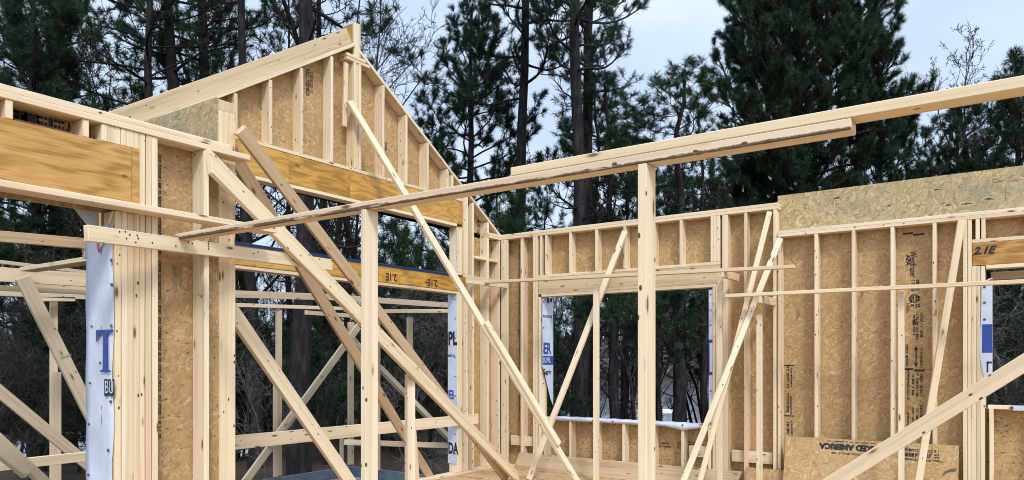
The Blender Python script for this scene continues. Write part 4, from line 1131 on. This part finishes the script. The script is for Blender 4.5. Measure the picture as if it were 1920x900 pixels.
tree('bushy', PT, 'bushy rounded pine right of the gable slope', 'pine tree', 880, 25, 1.0, 0.7)
tree('tall_a', PT, 'tall pine with pale clean trunk between the bushy and dark pines', 'pine tree', 976, 23, 1.02, 3.4, rs=0.85)
tree('tall_b', PT, 'dark tall pine with arching limbs above the window wall', 'pine tree', 1079, 22, 0.98, 5.1)
tree('dense', PT, 'largest dense evergreen above the long partition plate', 'evergreen tree', 1512, 27.5, 1.2, 0.3, rs=0.87)
tree('dense_b', PT, 'dense evergreen shoulder just right of the largest evergreen', 'evergreen tree', 1648, 28, 1.08, 1.6)
tree('dense_b', PT, 'lower dense evergreen at left foot of the largest evergreen', 'evergreen tree', 1392, 28, 0.92, 3.0)
tree('bushy', PT, 'open rounded pine above the weathered sheathing strip', 'pine tree', 1795, 31, 1.0, 0.5)
tree('dense_b', PT, 'dark round evergreen at the right edge under bare branches', 'evergreen tree', 1902, 30, 1.2, 2.4, rs=1.05)
tree('bushy', PT, 'smaller pine in the gap left of partition post top', 'pine tree', 1175, 31, 0.88, 4.4)
tree('bushy', PT, 'dark pine filling behind the partition post top', 'pine tree', 1275, 34, 0.85, 5.0, rs=1.2)
tree('young', PT, 'low young pine peeping over window wall top plate', 'pine tree', 960, 20, 1.35, 1.0)
tree('thin', PT, 'thin pine rising over the gable lower right slope', 'pine tree', 925, 31, 0.85, 2.0)
tree('dense_b', PT, 'dark evergreen behind weathered sheathing, right of centre', 'evergreen tree', 1722, 33, 0.95, 3.3)
tree('bare_a', 'bare_tree', 'leafless tree with fine twigs at the upper right edge', 'bare tree', 1872, 30, 1.65, 1.2)
tree('bare_b', 'bare_tree', 'leafless tree of fine twigs above open rounded pine', 'bare tree', 1790, 33, 1.6, 3.2)
tree('bare_b', 'bare_tree', 'leafless tree of fine twigs right of the gable peak', 'bare tree', 722, 30, 1.8, 0.6)
tree('bare_a', 'bare_tree', 'leafless tree of fine twigs behind middle of rafter', 'bare tree', 480, 30, 1.75, 3.0)
tree('bare_b', 'bare_tree', 'leafless branches filling the gable transom opening left side', 'bare tree', 560, 26, 0.95, 2.0)
tree('bare_a', 'bare_tree', 'leafless branches in transom opening beside the near post', 'bare tree', 640, 27, 0.9, 5.0)
tree('tall_a', PT, 'thick leaning trunk seen through the gable doorway', 'pine tree', 562, 15.5, 0.9, 0.9, rs=1.0, lean=(0.9, R(1.2)))
tree('pole', PT, 'dim trunk at the left side of the gable doorway', 'pine tree', 478, 19, 1.0, 1.9, rs=1.1)
tree('tall_a', PT, 'thickest trunk at left side of the lake window', 'pine tree', 1083, 19.5, 0.95, 5.6, rs=0.9)
tree('stem', PT, 'thin dark trunk beside the slim upright in lake window', 'pine tree', 1112, 24, 0.95, 2.7)
tree('stem', PT, 'thick trunk just left of near post in lake window', 'pine tree', 1148, 21, 0.85, 3.9, rs=1.3)
tree('stem', PT, 'broad black trunk in right half of the lake window', 'pine tree', 1276, 20, 0.82, 0.1, rs=1.6)
tree('stem', PT, 'narrow trunk close right of the near post in lake window', 'pine tree', 1232, 26, 0.85, 4.9)
tree('stem', PT, 'narrow trunk close to the right jamb of lake window', 'pine tree', 1318, 23, 0.85, 3.6)
tree('young', PT, 'young green pine showing low in lake window left half', 'pine tree', 1044, 18, 0.62, 0.3)
tree('lifted', PT, 'young green pine bough showing right of near post in lake window', 'pine tree', 1246, 17, 0.92, 2.0)
tree('young', PT, 'young green pine outside beyond the outside braces at left', 'pine tree', 60, 16, 0.85, 1.4)
tree('young', PT, 'young green pine showing beside the printed wrap at left', 'pine tree', 148, 19, 0.8, 4.4)
tree('young', PT, 'young green pine dim in the gable doorway under lower beam', 'pine tree', 610, 18, 1.0, 2.5)
tree('young', PT, 'young green pine dim in gable doorway next to its wrapped jamb', 'pine tree', 805, 19, 1.0, 5.5)
tree('lifted', PT, 'young green pine bough high in lake window, left of near post', 'pine tree', 1164, 16, 1.0, 2.2)
tree('bare_a', 'bare_tree', 'leafless tree right of the close pair above rafter', 'bare tree', 440, 27, 1.6, 1.7)
tree('bare_b', 'bare_tree', 'leafless tree in front of the slim trunk above rafter', 'bare tree', 572, 31, 1.75, 4.1)
tree('bare_a', 'bare_tree', 'leafless tree low behind the rafter foot', 'bare tree', 215, 26, 1.3, 4.6)
# --- the crowd behind
rnd = random.Random(77)
for i in range(64):
    px = -120 + 2160 * ((i + rnd.random()) / 64); D = rnd.uniform(31, 60)
    top = 9.5 if px > 660 else 12.0
    key = rnd.choice(('pole', 'thin', 'dense_b', 'bushy'))
    if 380 < px < 700 or px < 230: key = rnd.choice(('pole', 'thin')); top = 10.5
    if 985 < px < 1350: continue
    if px < 450 and i % 3: continue
    hh = {'pole': 19, 'thin': 14, 'dense_b': 13.5, 'bushy': 15.2}[key]
    tree(key, PT, 'slim far trunk crowded among the woods behind the house', 'pine tree', px, D, rnd.uniform(0.85, 1.1) * (top + 0.08 * (D - 30)) / hh, group='crowded pines deep in the woods', rs=rnd.uniform(0.8, 1.1))
for i in range(15):
    px = rnd.uniform(995, 1345); D = rnd.uniform(28, 50)
    tree('stem', PT, 'slim far trunk crowded among the woods behind the house', 'pine tree', px, D, (7.8 + 0.14 * (D - 28)) * rnd.uniform(0.9, 1.1) / 9.5, group='crowded pines deep in the woods', rs=rnd.uniform(0.5, 0.8))
for i in range(14):
    px = rnd.uniform(1015, 1345); D = rnd.uniform(20, 42)
    tree(rnd.choice(('bare_a', 'bare_b')), 'bare_tree', 'small leafless tree among the crowded pines', 'bare tree', px, D, rnd.uniform(0.55, 0.75), group='small leafless trees in the woods')
for i in range(44):
    px = -120 + 2160 * ((i + rnd.random()) / 44); D = rnd.uniform(22, 48)
    tree(rnd.choice(('bare_a', 'bare_b')), 'bare_tree', 'small leafless tree among the crowded pines', 'bare tree', px, D, rnd.uniform(0.5, 0.75) if px > 660 else rnd.uniform(0.6, 1.0), group='small leafless trees in the woods')
for i in range(34):
    px = rnd.choice((lambda: rnd.uniform(440, 860), lambda: rnd.uniform(440, 860), lambda: rnd.uniform(-60, 200), lambda: rnd.uniform(1840, 1960)))(); D = rnd.uniform(13.5, 34)
    if 1560 < px < 1830 and D < 15: D += 6
    tree(rnd.choice(('sapling', 'shrub', 'thicket', 'thicket')), 'bare_shrub', 'leafless undergrowth shrub on the dark woodland floor', 'shrub', px, D, rnd.uniform(0.8, 1.35), group='leafless undergrowth shrubs')

for i in range(40):
    px = rnd.choice((lambda: rnd.uniform(430, 870), lambda: rnd.uniform(430, 870), lambda: rnd.uniform(-80, 200), lambda: rnd.uniform(1840, 1980)))(); D = rnd.uniform(21, 46)
    tree('young', 'pine_sapling', 'dark young pine filling the woodland understory', 'young pine', px, D, rnd.uniform(0.8, 1.5), group='young pines of the woodland understory')

# ------------------------------------------------------------------ boat dock on the lake
dp = far(1238, 75); 
dk = thing('boat_dock', 'small white roofed boat dock on the lake beyond the window', 'boat dock', (dp.x, dp.y, -6.2))
rt = Vector((ST, -CT, 0)); fw = Vector((CT, ST, 0))
board('deck', dp + Vector((0, 0, -5.75)) - rt * 2.2, dp + Vector((0, 0, -5.75)) + rt * 2.2, 2.5, 0.25, Z, 'boat_white', dk)
board('roof', dp + Vector((0, 0, -3.5)) - rt * 2.2, dp + Vector((0, 0, -3.5)) + rt * 2.2, 2.8, 0.25, Z, 'boat_white', dk)
for sx_ in (-2, 2):
    for sy_ in (-1.1, 1.1):
        q = dp + rt * sx_ + fw * sy_
        board('post', q + Vector((0, 0, -6.4)), q + Vector((0, 0, -3.6)), 0.12, 0.12, fw, 'boat_white', dk)
board('railing', dp + Vector((0, 0, -4.8)) - rt * 2.1 - fw * 1.2, dp + Vector((0, 0, -4.8)) + rt * 2.1 - fw * 1.2, 0.2, 0.06, fw, 'boat_white', dk)
